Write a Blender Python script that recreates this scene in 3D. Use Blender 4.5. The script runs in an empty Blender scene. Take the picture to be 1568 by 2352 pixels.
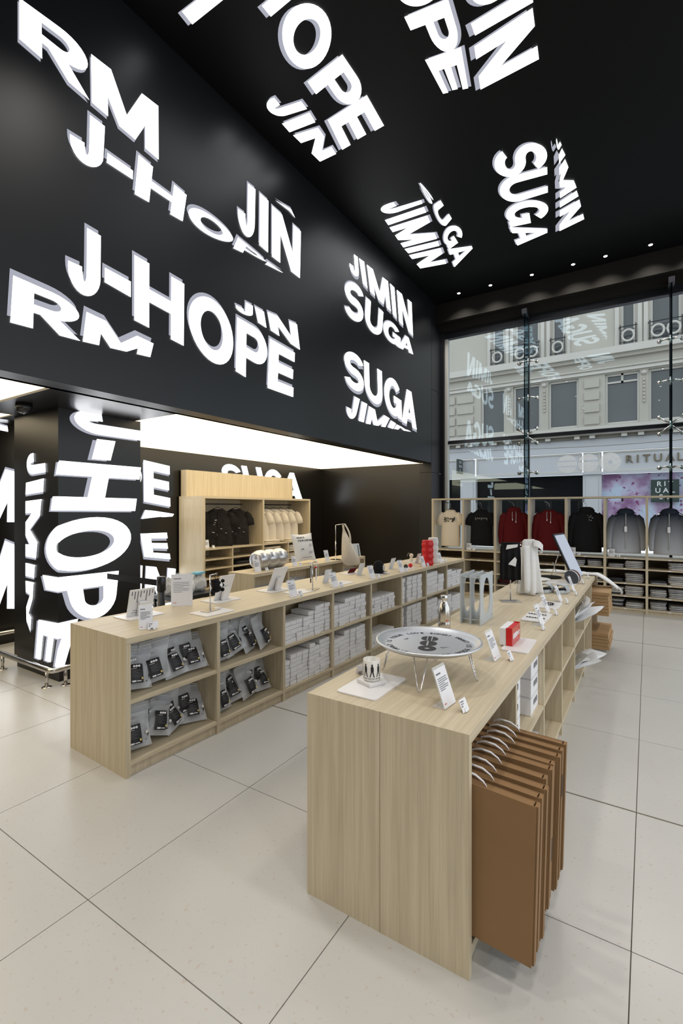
import bpy, bmesh, math, random
from mathutils import Vector, Matrix, Euler
random.seed(7)
S = bpy.context.scene
C = S.collection
PI = math.pi
R = math.radians

# ---------------------------------------------------------------- camera
cam_d = bpy.data.cameras.new('camera')
cam = bpy.data.objects.new('camera', cam_d)
C.objects.link(cam)
cam.location = (0, 0, 1.705)
cam.rotation_euler = (R(90), 0, R(32.8))
cam_d.sensor_fit = 'HORIZONTAL'
cam_d.sensor_width = 36.0
cam_d.lens = 36.0 * 1091 / 1568
cam_d.shift_y = -6.0 / 1568
cam_d.clip_start = 0.05
cam_d.clip_end = 200
S.camera = cam

# ---------------------------------------------------------------- world, exposure
w = bpy.data.worlds.new('overcast_sky')
S.world = w
w.use_nodes = True
bg = w.node_tree.nodes['Background']
bg.inputs[0].default_value = (0.90, 0.95, 1.0, 1)
bg.inputs[1].default_value = 1.5
S.view_settings.view_transform = 'Standard'
S.view_settings.look = 'None'
S.view_settings.gamma = 1
S.view_settings.use_curve_mapping = False
S.view_settings.exposure = 0.0
LETTER_GLOW = 3.2
PANEL_GLOW = 2.5
SPOT_WATT = 160

# ---------------------------------------------------------------- materials
M = {}
def nt(name):
    m = bpy.data.materials.new(name); m.use_nodes = True
    return m, m.node_tree.nodes, m.node_tree.links, m.node_tree.nodes['Principled BSDF']
def pbr(name, col, rough=0.5, metal=0.0, spec=0.5, noise=0.0, scale=20.0, bump=0.0, **kw):
    """plain surface with an optional soft colour mottling and fine relief"""
    m, N, L, b = nt(name)
    b.inputs['Base Color'].default_value = (*col, 1)
    b.inputs['Roughness'].default_value = rough
    b.inputs['Metallic'].default_value = metal
    b.inputs['Specular IOR Level'].default_value = spec
    for k, v in kw.items():
        b.inputs[k].default_value = v
    if noise or bump:
        tc = N.new('ShaderNodeTexCoord'); nz = N.new('ShaderNodeTexNoise')
        nz.inputs['Scale'].default_value = scale; nz.inputs['Detail'].default_value = 5
        L.new(tc.outputs['Object'], nz.inputs['Vector'])
        if noise:
            mx = N.new('ShaderNodeMix'); mx.data_type = 'RGBA'
            mx.inputs[6].default_value = (*[c * (1 - noise) for c in col], 1)
            mx.inputs[7].default_value = (*[min(1, c * (1 + noise)) for c in col], 1)
            L.new(nz.outputs['Fac'], mx.inputs[0]); L.new(mx.outputs[2], b.inputs['Base Color'])
        if bump:
            bp = N.new('ShaderNodeBump'); bp.inputs['Strength'].default_value = bump
            bp.inputs['Distance'].default_value = 0.01
            L.new(nz.outputs['Fac'], bp.inputs['Height']); L.new(bp.outputs[0], b.inputs['Normal'])
    M[name] = m
    return m
def emit(name, col, strength):
    m = bpy.data.materials.new(name); m.use_nodes = True
    N = m.node_tree.nodes; N.clear()
    e = N.new('ShaderNodeEmission'); o = N.new('ShaderNodeOutputMaterial')
    e.inputs[0].default_value = (*col, 1); e.inputs[1].default_value = strength
    m.node_tree.links.new(e.outputs[0], o.inputs[0])
    M[name] = m
def wood(name, grain, c0, c1, rough=0.45):
    m, N, L, b = nt(name)
    g = N.new('ShaderNodeNewGeometry'); mp = N.new('ShaderNodeMapping'); mp.inputs['Scale'].default_value = grain
    L.new(g.outputs['Position'], mp.inputs['Vector'])
    n1 = N.new('ShaderNodeTexNoise'); n1.inputs['Scale'].default_value = 1.0; n1.inputs['Detail'].default_value = 6
    n1.inputs['Distortion'].default_value = 0.6
    L.new(mp.outputs[0], n1.inputs['Vector'])
    mp2 = N.new('ShaderNodeMapping'); mp2.inputs['Scale'].default_value = [s * 4 for s in grain]
    L.new(g.outputs['Position'], mp2.inputs['Vector'])
    n2 = N.new('ShaderNodeTexNoise'); n2.inputs['Scale'].default_value = 1.0; n2.inputs['Detail'].default_value = 3
    L.new(mp2.outputs[0], n2.inputs['Vector'])
    add = N.new('ShaderNodeMath'); add.operation = 'MULTIPLY_ADD'; add.inputs[1].default_value = 0.45
    L.new(n2.outputs['Fac'], add.inputs[0]); L.new(n1.outputs['Fac'], add.inputs[2])
    cr = N.new('ShaderNodeValToRGB')
    cr.color_ramp.elements[0].position = 0.5; cr.color_ramp.elements[0].color = (*c0, 1)
    cr.color_ramp.elements[1].position = 0.9; cr.color_ramp.elements[1].color = (*c1, 1)
    L.new(add.outputs[0], cr.inputs[0]); L.new(cr.outputs[0], b.inputs['Base Color'])
    b.inputs['Roughness'].default_value = rough
    bp = N.new('ShaderNodeBump'); bp.inputs['Strength'].default_value = 0.08; bp.inputs['Distance'].default_value = 0.004
    L.new(n2.outputs['Fac'], bp.inputs['Height']); L.new(bp.outputs[0], b.inputs['Normal'])
    M[name] = m
def sheer(name, col, alpha, rough=0.35, spec=0.5):
    """thin translucent sheet: part see-through, part frosted"""
    m, N, L, b = nt(name)
    b.inputs['Base Color'].default_value = (*col, 1); b.inputs['Roughness'].default_value = rough
    b.inputs['Alpha'].default_value = alpha; b.inputs['Specular IOR Level'].default_value = spec
    tc = N.new('ShaderNodeTexCoord'); nz = N.new('ShaderNodeTexNoise'); nz.inputs['Scale'].default_value = 14
    L.new(tc.outputs['Object'], nz.inputs['Vector'])
    bp = N.new('ShaderNodeBump'); bp.inputs['Strength'].default_value = 0.35; bp.inputs['Distance'].default_value = 0.02
    L.new(nz.outputs['Fac'], bp.inputs['Height']); L.new(bp.outputs[0], b.inputs['Normal'])
    M[name] = m
def glass(name, tint, refl=1.0):
    m = bpy.data.materials.new(name); m.use_nodes = True
    N = m.node_tree.nodes; L = m.node_tree.links; N.clear()
    t = N.new('ShaderNodeBsdfTransparent'); t.inputs[0].default_value = (*tint, 1)
    g = N.new('ShaderNodeBsdfGlossy'); g.inputs['Roughness'].default_value = 0.0
    g.inputs[0].default_value = (0.72, 0.92, 1.0, 1)
    f = N.new('ShaderNodeFresnel'); f.inputs[0].default_value = 1.5
    k = N.new('ShaderNodeMath'); k.operation = 'MULTIPLY'; k.inputs[1].default_value = refl
    mx = N.new('ShaderNodeMixShader'); o = N.new('ShaderNodeOutputMaterial')
    L.new(f.outputs[0], k.inputs[0]); L.new(k.outputs[0], mx.inputs[0])
    L.new(t.outputs[0], mx.inputs[1]); L.new(g.outputs[0], mx.inputs[2]); L.new(mx.outputs[0], o.inputs[0])
    M[name] = m
def floor_mat():
    m, N, L, b = nt('terrazzo')
    tc = N.new('ShaderNodeNewGeometry')
    v = N.new('ShaderNodeTexNoise'); v.inputs['Scale'].default_value = 48; v.inputs['Detail'].default_value = 1
    nz = N.new('ShaderNodeTexNoise'); nz.inputs['Scale'].default_value = 2.2; nz.inputs['Detail'].default_value = 4
    for q in (v, nz): L.new(tc.outputs['Position'], q.inputs['Vector'])
    cr = N.new('ShaderNodeValToRGB')
    cr.color_ramp.elements[0].position = 0.0; cr.color_ramp.elements[0].color = (0.475, 0.468, 0.447, 1)
    cr.color_ramp.elements[1].position = 1.0; cr.color_ramp.elements[1].color = (0.53, 0.523, 0.502, 1)
    L.new(nz.outputs['Fac'], cr.inputs[0])
    # sparse small aggregate chips
    mu = N.new('ShaderNodeMapRange'); mu.inputs[1].default_value = 0.665; mu.inputs[2].default_value = 0.71
    L.new(v.outputs['Fac'], mu.inputs[0])
    mu2 = N.new('ShaderNodeMath'); mu2.operation = 'MULTIPLY'; mu2.inputs[1].default_value = 0.38
    L.new(mu.outputs[0], mu2.inputs[0])
    mx = N.new('ShaderNodeMix'); mx.data_type = 'RGBA'; mx.inputs[7].default_value = (0.42, 0.32, 0.24, 1)
    L.new(mu2.outputs[0], mx.inputs[0]); L.new(cr.outputs[0], mx.inputs[6]); L.new(mx.outputs[2], b.inputs['Base Color'])
    b.inputs['Roughness'].default_value = 0.28
    b.inputs['Specular IOR Level'].default_value = 0.4
    M['terrazzo'] = m
floor_mat()
wood('oak_v', (46, 46, 1.2), (0.49, 0.415, 0.285), (0.635, 0.55, 0.395))
wood('oak_h', (46, 1.2, 46), (0.50, 0.42, 0.29), (0.62, 0.535, 0.385))
pbr('joint', (0.16, 0.14, 0.11), 0.8)
pbr('black_panel', (0.0065, 0.007, 0.009), 0.38, spec=0.5, noise=0.25, scale=1.5)
pbr('brown_black', (0.007, 0.006, 0.005), 0.27, spec=0.5, noise=0.25, scale=1.2)
pbr('matte_black', (0.0035, 0.0035, 0.004), 0.5, spec=0.15)
pbr('bulkhead_black', (0.014, 0.0125, 0.0105), 0.7, spec=0.1)
pbr('black_metal', (0.012, 0.013, 0.016), 0.3, spec=0.5)
pbr('steel', (0.62, 0.6, 0.57), 0.24, 1.0, noise=0.05, scale=60)
pbr('chrome', (0.72, 0.72, 0.73), 0.14, 1.0)
pbr('aluminium', (0.70, 0.72, 0.75), 0.38, 0.85, noise=0.05, scale=90)
pbr('white_card', (0.80, 0.80, 0.83), 0.55)
pbr('ink', (0.16, 0.16, 0.18), 0.6)
pbr('ink_black', (0.012, 0.012, 0.014), 0.5)
pbr('ink_red', (0.6, 0.12, 0.12), 0.6)
pbr('white_box', (0.82, 0.825, 0.85), 0.5, noise=0.03, scale=8)
pbr('cardboard', (0.245, 0.138, 0.058), 0.8, noise=0.12, scale=4, bump=0.05)
pbr('cardboard_edge', (0.42, 0.27, 0.13), 0.8)
pbr('carton', (0.40, 0.25, 0.12), 0.75, noise=0.1, scale=6)
pbr('acrylic_frost', (0.78, 0.77, 0.77), 0.3, noise=0.02, scale=5)
pbr('rack_grey', (0.50, 0.545, 0.57), 0.4)
pbr('ceramic', (0.82, 0.81, 0.77), 0.15, spec=0.6)
pbr('red', (0.62, 0.008, 0.012), 0.4)
pbr('red_gloss', (0.56, 0.012, 0.016), 0.12)
pbr('cream_cloth', (0.74, 0.67, 0.56), 0.85, spec=0.12, noise=0.06, scale=30, bump=0.1)
pbr('white_cloth', (0.76, 0.76, 0.75), 0.85, spec=0.12, noise=0.05, scale=30, bump=0.1)
pbr('black_cloth', (0.012, 0.012, 0.013), 0.85, spec=0.12, noise=0.2, scale=30, bump=0.1)
pbr('tiedye_cloth', (0.022, 0.020, 0.019), 0.85, spec=0.12, noise=0.85, scale=9, bump=0.1)
pbr('maroon_cloth', (0.105, 0.009, 0.010), 0.85, spec=0.12, noise=0.1, scale=30, bump=0.1)
pbr('grey_cloth', (0.40, 0.405, 0.415), 0.85, spec=0.12, noise=0.35, scale=12, bump=0.2)
pbr('pale_cloth', (0.58, 0.57, 0.55), 0.85, spec=0.12, noise=0.15, scale=12, bump=0.2)
pbr('dark_cloth', (0.055, 0.055, 0.06), 0.85, spec=0.12, noise=0.3, scale=12, bump=0.2)
pbr('silver_cloth', (0.62, 0.63, 0.66), 0.3, 0.75, noise=0.05, scale=12, bump=0.1)
pbr('sky_blue', (0.16, 0.45, 0.60), 0.5)
pbr('gold', (0.75, 0.55, 0.14), 0.5)
pbr('silver_grey', (.42, .45, .46), .45, .2)
pbr('dark_board', (.10, .075, .045), .7)
pbr('teal', (0.03, 0.16, 0.17), 0.6)
pbr('stone', (0.46, 0.435, 0.385), 0.85, noise=0.07, scale=0.8)
pbr('stone_white', (0.56, 0.54, 0.50), 0.8, noise=0.05, scale=0.8)
pbr('stone_dirty', (0.22, 0.20, 0.17), 0.9, noise=0.4, scale=1.5)
pbr('shop_white', (0.54, 0.55, 0.58), 0.5)
pbr('shop_dark', (0.004, 0.0045, 0.006), 0.5, spec=0.1)
pbr('bronze', (0.20, 0.165, 0.11), 0.4, 0.3)
pbr('iron', (0.02, 0.022, 0.028), 0.6)
pbr('asphalt', (0.10, 0.10, 0.10), 0.9, noise=0.2, scale=3)
pbr('sign_green', (0.03, 0.05, 0.045), 0.5)
pbr('far_pane', (0.085, 0.095, 0.102), 0.12, spec=0.6, noise=0.25, scale=0.5)
sheer('pouch_film', (0.86, 0.90, 0.96), 0.46, 0.22)
sheer('clear_film', (0.86, 0.88, 0.91), 0.84)
sheer('clear_acrylic', (0.85, 0.88, 0.9), 0.28, 0.05)
sheer('decal_film', (0.92, 0.96, 1.0), 0.75, 0.5, 0.2)
glass('pane_glass', (0.91, 0.96, 0.96), 2.0)
glass('fin_glass', (0.70, 0.84, 0.82), 1.2)
emit('letter_white', (0.95, 0.97, 1.0), LETTER_GLOW)
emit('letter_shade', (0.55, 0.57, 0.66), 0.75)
emit('ceiling_glow', (1.0, 0.83, 0.56), PANEL_GLOW)
emit('lamp_glow', (1.0, 0.95, 0.88), 12)
emit('screen_glow', (0.62, 0.68, 0.80), 0.8)
def gradient_cloth():
    m, N, L, b = nt('gradient_cloth')
    tc = N.new('ShaderNodeTexCoord'); sp = N.new('ShaderNodeSeparateXYZ')
    L.new(tc.outputs['Object'], sp.inputs[0])
    mr = N.new('ShaderNodeMapRange'); mr.inputs[1].default_value = -0.72; mr.inputs[2].default_value = -0.06
    L.new(sp.outputs['Z'], mr.inputs[0])
    cr = N.new('ShaderNodeValToRGB')
    cr.color_ramp.elements[0].color = (0.52, 0.54, 0.58, 1); cr.color_ramp.elements[1].color = (0.022, 0.03, 0.045, 1)
    L.new(mr.outputs[0], cr.inputs[0]); L.new(cr.outputs[0], b.inputs['Base Color'])
    b.inputs['Roughness'].default_value = 0.8; b.inputs['Specular IOR Level'].default_value = 0.12
    M['gradient_cloth'] = m
gradient_cloth()
def poster_mat():
    m, N, L, b = nt('blossom_poster')
    tc = N.new('ShaderNodeTexCoord'); nz = N.new('ShaderNodeTexNoise'); nz.inputs['Scale'].default_value = 1.1
    nz.inputs['Detail'].default_value = 3
    n2 = N.new('ShaderNodeTexNoise'); n2.inputs['Scale'].default_value = 7; n2.inputs['Detail'].default_value = 6
    L.new(tc.outputs['Object'], nz.inputs['Vector']); L.new(tc.outputs['Object'], n2.inputs['Vector'])
    cr = N.new('ShaderNodeValToRGB')
    cr.color_ramp.elements[0].position = 0.38; cr.color_ramp.elements[0].color = (0.25, 0.12, 0.26, 1)
    cr.color_ramp.elements[1].position = 0.62; cr.color_ramp.elements[1].color = (0.50, 0.60, 0.75, 1)
    e = cr.color_ramp.elements.new(0.5); e.color = (0.48, 0.40, 0.58, 1)
    L.new(nz.outputs['Fac'], cr.inputs[0])
    c2 = N.new('ShaderNodeValToRGB'); c2.color_ramp.elements[0].position = 0.60; c2.color_ramp.elements[1].position = 0.66
    L.new(n2.outputs['Fac'], c2.inputs[0])
    mx = N.new('ShaderNodeMix'); mx.data_type = 'RGBA'; mx.inputs[7].default_value = (0.22, 0.05, 0.15, 1)
    L.new(c2.outputs[0], mx.inputs[0]); L.new(cr.outputs[0], mx.inputs[6]); L.new(mx.outputs[2], b.inputs['Base Color'])
    b.inputs['Roughness'].default_value = 0.4
    M['blossom_poster'] = m
poster_mat()

# ---------------------------------------------------------------- mesh helpers
class MB:
    """collects faces for one mesh"""
    def __init__(s): s.v = []; s.f = []
    def add(s, vs, fs):
        o = len(s.v); s.v += [tuple(p) for p in vs]; s.f += [tuple(i + o for i in f) for f in fs]; return s
    def box(s, x0, x1, y0, y1, z0, z1):
        vs = [(x, y, z) for x in (x0, x1) for y in (y0, y1) for z in (z0, z1)]
        return s.add(vs, [(0, 1, 3, 2), (4, 6, 7, 5), (0, 4, 5, 1), (2, 3, 7, 6), (0, 2, 6, 4), (1, 5, 7, 3)])
    def obox(s, c, ax, ay, az, hx, hy, hz):
        c = Vector(c); ax, ay, az = [Vector(a).normalized() for a in (ax, ay, az)]
        vs = [c + ax * (i * hx) + ay * (j * hy) + az * (k * hz) for i in (-1, 1) for j in (-1, 1) for k in (-1, 1)]
        return s.add(vs, [(0, 1, 3, 2), (4, 6, 7, 5), (0, 4, 5, 1), (2, 3, 7, 6), (0, 2, 6, 4), (1, 5, 7, 3)])
    def tube(s, pts, r, n=10, cap=True):
        pts = [Vector(p) for p in pts]; rs = r if isinstance(r, (list, tuple)) else [r] * len(pts)
        o = len(s.v); up = Vector((0.13, 0.29, 0.95))
        for i, p in enumerate(pts):
            d = (pts[min(i + 1, len(pts) - 1)] - pts[max(i - 1, 0)]).normalized()
            a = d.cross(up)
            if a.length < 0.05: a = d.cross(Vector((1, 0, 0)))
            a.normalize(); b = d.cross(a)
            for k in range(n):
                t = 2 * PI * k / n
                s.v.append(tuple(p + (a * math.cos(t) + b * math.sin(t)) * rs[i]))
        for i in range(len(pts) - 1):
            for k in range(n):
                q = (k + 1) % n
                s.f.append((o + i * n + k, o + i * n + q, o + (i + 1) * n + q, o + (i + 1) * n + k))
        if cap:
            s.f.append(tuple(o + k for k in reversed(range(n))))
            s.f.append(tuple(o + (len(pts) - 1) * n + k for k in range(n)))
        return s
    def lathe(s, prof, c=(0, 0, 0), n=32, sx=1, sy=1):
        o = len(s.v)
        for (r, z) in prof:
            for k in range(n):
                t = 2 * PI * k / n
                s.v.append((c[0] + r * math.cos(t) * sx, c[1] + r * math.sin(t) * sy, c[2] + z))
        for i in range(len(prof) - 1):
            for k in range(n):
                q = (k + 1) % n
                s.f.append((o + i * n + k, o + i * n + q, o + (i + 1) * n + q, o + (i + 1) * n + k))
        s.f.append(tuple(o + k for k in reversed(range(n))))
        s.f.append(tuple(o + (len(prof) - 1) * n + k for k in range(n)))
        return s
    def rings(s, rings, cap=True):
        n = len(rings[0]); o = len(s.v)
        for r in rings: s.v += [tuple(p) for p in r]
        for i in range(len(rings) - 1):
            for k in range(n):
                q = (k + 1) % n
                s.f.append((o + i * n + k, o + i * n + q, o + (i + 1) * n + q, o + (i + 1) * n + k))
        if cap:
            s.f.append(tuple(o + k for k in reversed(range(n))))
            s.f.append(tuple(o + (len(rings) - 1) * n + k for k in range(n)))
        return s
    def grid(s, nu, nv, fn, thick=None):
        """surface fn(u,v); with thick a closed thin sheet along its mean normal"""
        P = [[Vector(fn(i / nu, j / nv)) for i in range(nu + 1)] for j in range(nv + 1)]
        w_ = nu + 1
        F = [(j * w_ + i, j * w_ + i + 1, (j + 1) * w_ + i + 1, (j + 1) * w_ + i) for j in range(nv) for i in range(nu)]
        fl = [p for row in P for p in row]
        if thick is None: return s.add(fl, F)
        nrm = (P[0][-1] - P[0][0]).cross(P[-1][0] - P[0][0]).normalized() * thick
        k = len(fl)
        edge = [i for i in range(w_)] + [j * w_ + nu for j in range(1, nv + 1)] + \
               [nv * w_ + i for i in range(nu - 1, -1, -1)] + [j * w_ for j in range(nv - 1, 0, -1)]
        side = [(edge[i], edge[(i + 1) % len(edge)], edge[(i + 1) % len(edge)] + k, edge[i] + k) for i in range(len(edge))]
        return s.add(fl + [p + nrm for p in fl], [tuple(reversed(f)) for f in F] + [tuple(i + k for i in f) for f in F] + side)
    def prism(s, poly, fn, t0, t1):
        """extrude a 2D polygon; fn(u,v,t) -> 3D"""
        n = len(poly)
        return s.add([fn(u, v, t0) for u, v in poly] + [fn(u, v, t1) for u, v in poly],
                     [tuple(reversed(range(n))), tuple(range(n, 2 * n))] + [(i, (i + 1) % n, n + (i + 1) % n, n + i) for i in range(n)])
    def mesh(s, smooth=False, name='mesh'):
        me = bpy.data.meshes.new(name)
        me.from_pydata(s.v, [], s.f)
        bm = bmesh.new(); bm.from_mesh(me); bmesh.ops.recalc_face_normals(bm, faces=bm.faces); bm.to_mesh(me); bm.free()
        if smooth: me.polygons.foreach_set('use_smooth', [True] * len(me.polygons))
        return me
def tag(o, label=None, cat=None, group=None, kind=None):
    for k, v in (('label', label), ('category', cat), ('group', group), ('kind', kind)):
        if v: o[k] = v
    return o
def obj(name, data, mat, parent=None, smooth=False, loc=None, rot=None, bevel=0):
    me = data.mesh(smooth, name) if isinstance(data, MB) else data
    o = bpy.data.objects.new(name, me); C.objects.link(o)
    if mat and not me.materials: me.materials.append(M[mat] if isinstance(mat, str) else mat)
    if parent: o.parent = parent
    if loc: o.location = loc
    if rot: o.rotation_euler = rot
    if bevel:
        b = o.modifiers.new('bevel', 'BEVEL'); b.width = bevel; b.segments = 2; b.limit_method = 'ANGLE'
    return o
def thing(name, label, cat, loc=(0, 0, 0), rz=0, group=None):
    o = bpy.data.objects.new(name, None); C.objects.link(o); o.empty_display_size = 0.05
    o.location = loc; o.rotation_euler = (0, 0, rz)
    return tag(o, label, cat, group)
def structure(name, data, mat, **k):
    return tag(obj(name, data, mat, **k), kind='structure')
def copy_tree(o, parent=None):
    c = o.copy(); C.objects.link(c); c.parent = parent
    for ch in o.children: copy_tree(ch, c)
    return c
def text_mesh(txt, size, depth=0.002, spacing=1.0, align='CENTER'):
    cu = bpy.data.curves.new('text', 'FONT'); cu.body = txt; cu.size = size; cu.extrude = depth
    cu.align_x = align; cu.space_character = spacing; cu.offset = size * 0.012
    t = bpy.data.objects.new('text', cu); C.objects.link(t)
    dg = bpy.context.evaluated_depsgraph_get()
    me = bpy.data.meshes.new_from_object(t.evaluated_get(dg))
    bpy.data.objects.remove(t); bpy.data.curves.remove(cu)
    me.materials.clear()
    return me
def move_mesh(me, mat): me.transform(mat); return me
# ---------------------------------------------------------------- floor: 1 m terrazzo slabs with open joints
FX, FY = -0.054, 2.144
floor = structure('floor', MB().box(-9.1, 6.0, -4.0, 10.25, -0.05, -0.006), 'joint')
tile = MB().box(-0.4978, 0.4978, -0.4978, 0.4978, -0.006, 0.0).mesh()
for i in range(-8, 7):
    for j in range(-3, 9):
        x, y = FX + i - 0.5, FY + j - 0.5
        if x < -7.4 and y > 9: continue
        obj('tile', tile, 'terrazzo', floor, loc=(x, y, 0))
for yy in (3.144, 7.144):
    obj('expansion_strip', MB().box(-7, 3.0, yy - 0.006, yy + 0.006, -0.004, 0.0008), 'joint', floor)

# ---------------------------------------------------------------- shell
XL, ZC = -3.9, 6.2
wall_left = structure('wall_left', MB().box(XL - 0.25, XL, -4, 9.6, 2.705, ZC), 'black_panel')
ceiling = structure('ceiling', MB().box(-9.1, 6.0, -4, 10.4, ZC, ZC + 0.1), 'matte_black')
wall_alcove = structure('wall_alcove', MB().box(-7.0, -6.85, -4, 9.85, 0, 2.9), 'brown_black')
wall_end = structure('wall_end', MB().box(-6.85, -3.94, 9.7, 9.85, 0, 2.9), 'brown_black')
wall_rear = structure('wall_rear', MB().box(-7.0, 6.0, -4.15, -4.0, 0, ZC), 'black_panel')
soffit = MB().box(-6.85, XL - 0.25, -4, 9.7, 2.79, 2.9).box(XL - 0.26, XL - 0.2, -4, 9.6, 2.705, 2.79)
structure('ceiling_alcove', soffit, 'brown_black')
structure('trim_1', MB().box(-5.65, XL - 0.2, 2.0, 3.25, 2.705, 2.79).box(-6.0, -5.65, 2.35, 3.25, 2.705, 2.79), 'brown_black')
# end pilaster beside the window, in two stacked panels with a joint
structure('trim_2', MB().box(-4.2, XL - 0.02, 9.66, 10.24, 0, 2.50).box(-4.2, XL - 0.02, 9.66, 10.24, 2.51, 4.3).box(-4.2, XL - 0.02, 9.66, 10.24, 4.31, ZC), 'black_panel')
# bulkhead above the glazing
structure('trim_3', MB().box(-4.2, 6.0, 9.92, 10.4, 5.80, ZC).box(-4.2, 6.0, 10.10, 10.4, 5.66, 5.80), 'bulkhead_black')
# luminous stretched ceiling of the alcove, in panels around the column surround
for k, (x0, x1, y0, y1) in enumerate([(-6.83, -4.12, -3.9, 1.97), (-6.83, -4.12, 3.27, 9.66), (-6.83, -5.67, 2.0, 2.33)]):
    p = tag(obj('luminous_ceiling', MB().box(x0, x1, y0, y1, 2.709, 2.788), 'ceiling_glow'),
            ['broad glowing white ceiling panel over the alcove before the column',
             'long glowing white ceiling panel over the alcove wardrobe',
             'narrow glowing white ceiling strip behind the column surround'][k], 'ceiling light')
bk = thing('surveillance_camera', 'dark half-round housing fixed under the soffit beside the column', 'camera', (-4.98, 2.16, 2.705))
obj('housing', MB().lathe([(0.02, -0.09), (0.055, -0.075), (0.07, -0.04), (0.07, 0)], n=20), 'black_metal', bk, True)
obj('lens', MB().lathe([(0.004, -0.096), (0.01, -0.09), (0.01, -0.085)], n=10), 'chrome', bk, True)

# ---------------------------------------------------------------- LED column
CXR, CYF = -4.866, 2.415
column = structure('column', MB().box(CXR - 0.92, CXR, CYF, CYF + 0.9, 0.13, 2.705).box(CXR - 0.90, CXR - 0.02, CYF + 0.02, CYF + 0.88, 0, 0.13), 'black_panel')

# ---------------------------------------------------------------- luminous lettering
def rect(a, b, c, d): return [(a, b), (c, b), (c, d), (a, d)]
def arc(cx, cy, a, b, ta, tb, d0, d1, n=14):
    out = []
    for i in range(n):
        t0, t1 = R(d0 + (d1 - d0) * i / n), R(d0 + (d1 - d0) * (i + 1) / n)
        P = lambda t, k: (cx + (a - (ta if k else 0)) * math.cos(t), cy + (b - (tb if k else 0)) * math.sin(t))
        out.append([P(t0, 0), P(t1, 0), P(t1, 1), P(t0, 1)])
    return out
def glyph(ch):
    if ch == '-': return [rect(0, 0, 1, 1)]
    if ch == 'I': return [rect(0, 0, 1, 1)]
    if ch == 'H': return [rect(0, 0, .28, 1), rect(.72, 0, 1, 1), rect(.28, .4, .72, .6)]
    if ch == 'E': return [rect(0, 0, .36, 1), rect(.36, 0, 1, .21), rect(.36, .395, .96, .605), rect(.36, .79, 1, 1)]
    if ch == 'J': return [rect(.56, .33, 1, 1)] + arc(.5, .33, .5, .33, .44, .2, 180, 360) + [rect(0, .33, .42, .4)]
    if ch == 'U': return [rect(0, .4, .27, 1), rect(.73, .4, 1, 1)] + arc(.5, .4, .5, .4, .27, .2, 180, 360, 18)
    if ch == 'O': return arc(.5, .5, .5, .5, .25, .2, 0, 360, 36)
    if ch in 'PR':
        g = [rect(0, 0, .3, 1), rect(.3, .81, .56, 1), rect(.3, .36, .56, .55)] + arc(.56, .68, .44, .32, .29, .19, -90, 90)
        return g + ([[(.36, .4), (.66, .4), (1, 0), (.68, 0)]] if ch == 'R' else [])
    if ch == 'N': return [rect(0, 0, .28, 1), rect(.72, 0, 1, 1), [(0, 1), (.33, 1), (1, 0), (.67, 0)]]
    if ch == 'M': return [rect(0, 0, .22, 1), rect(.78, 0, 1, 1), [(0, 1), (.27, 1), (.62, 0), (.38, 0)], [(.73, 1), (1, 1), (.62, 0), (.38, 0)]]
    if ch == 'A': return [[(.35, 1), (.65, 1), (.3, 0), (0, 0)], [(.35, 1), (.65, 1), (1, 0), (.7, 0)], rect(.2, .18, .8, .36)]
    if ch == 'S': return arc(.5, .7, .5, .3, .27, .2, 18, 270, 20) + arc(.5, .3, .5, .3, .27, .2, 90, -162, 20)
    if ch == 'G': return arc(.5, .5, .5, .5, .27, .2, 38, 345, 28) + [rect(.54, .37, 1, .55), rect(.76, .03, 1, .4)]
def clip_u(poly, sign):
    """keep the part of a polygon on one side of u = 0"""
    out = []
    for i in range(len(poly)):
        a, b = poly[i - 1], poly[i]
        ia, ib = a[0] * sign >= 0, b[0] * sign >= 0
        if ia != ib:
            t = a[0] / (a[0] - b[0]); out.append((0.0, a[1] + t * (b[1] - a[1])))
        if ib: out.append(b)
    return out
SURF = {'wall': lambda u, v, o, s: (XL + o, u, v), 'ceiling': lambda u, v, o, s: (u, v, ZC - o),
        'column': lambda u, v, o, s: (CXR + o, CYF + u - (o if u == 0 else 0), v) if s > 0 else (CXR + u + (o if u == 0 else 0), CYF - o, v),
        'back': lambda u, v, o, s: (-6.85 + o, u, v)}
def letter_mesh(surf, ch, q, du, dv, off):
    TL, TR, BR, BL = [(q[i] + du, q[i + 1] + dv) for i in (0, 2, 4, 6)]
    mb = MB()
    for poly in glyph(ch):
        P = []
        for (a, b) in poly:
            P.append(tuple((TL[k] * (1 - a) + TR[k] * a) * b + (BL[k] * (1 - a) + BR[k] * a) * (1 - b) for k in (0, 1)))
        for s in (1, -1):
            if surf != 'column':
                if s < 0: continue
                c = P
            else: c = clip_u(P, s)
            if surf == 'wall': c = [(u, max(v, 2.72)) for u, v in c]
            if len(c) < 3 or abs(sum(c[i - 1][0] * c[i][1] - c[i][0] * c[i - 1][1] for i in range(len(c)))) < 1e-6: continue
            mb.add([SURF[surf](u, v, off, s) for u, v in c], [tuple(range(len(c)))])
    return mb
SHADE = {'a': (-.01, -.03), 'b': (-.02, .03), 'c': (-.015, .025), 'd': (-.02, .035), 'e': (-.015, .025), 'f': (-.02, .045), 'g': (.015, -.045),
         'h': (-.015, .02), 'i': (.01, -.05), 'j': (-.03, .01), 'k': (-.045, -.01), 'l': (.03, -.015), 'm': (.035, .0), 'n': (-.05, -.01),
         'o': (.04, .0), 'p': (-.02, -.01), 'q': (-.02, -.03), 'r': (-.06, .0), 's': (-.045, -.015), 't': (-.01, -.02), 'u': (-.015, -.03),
         'v': (-.02, .0), 'w': (-.015, -.04), 'x': (-.015, .01), 'y': (-.015, -.01), 'z': (0, .03), '1': (0, .03), '2': (0, .02)}
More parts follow.
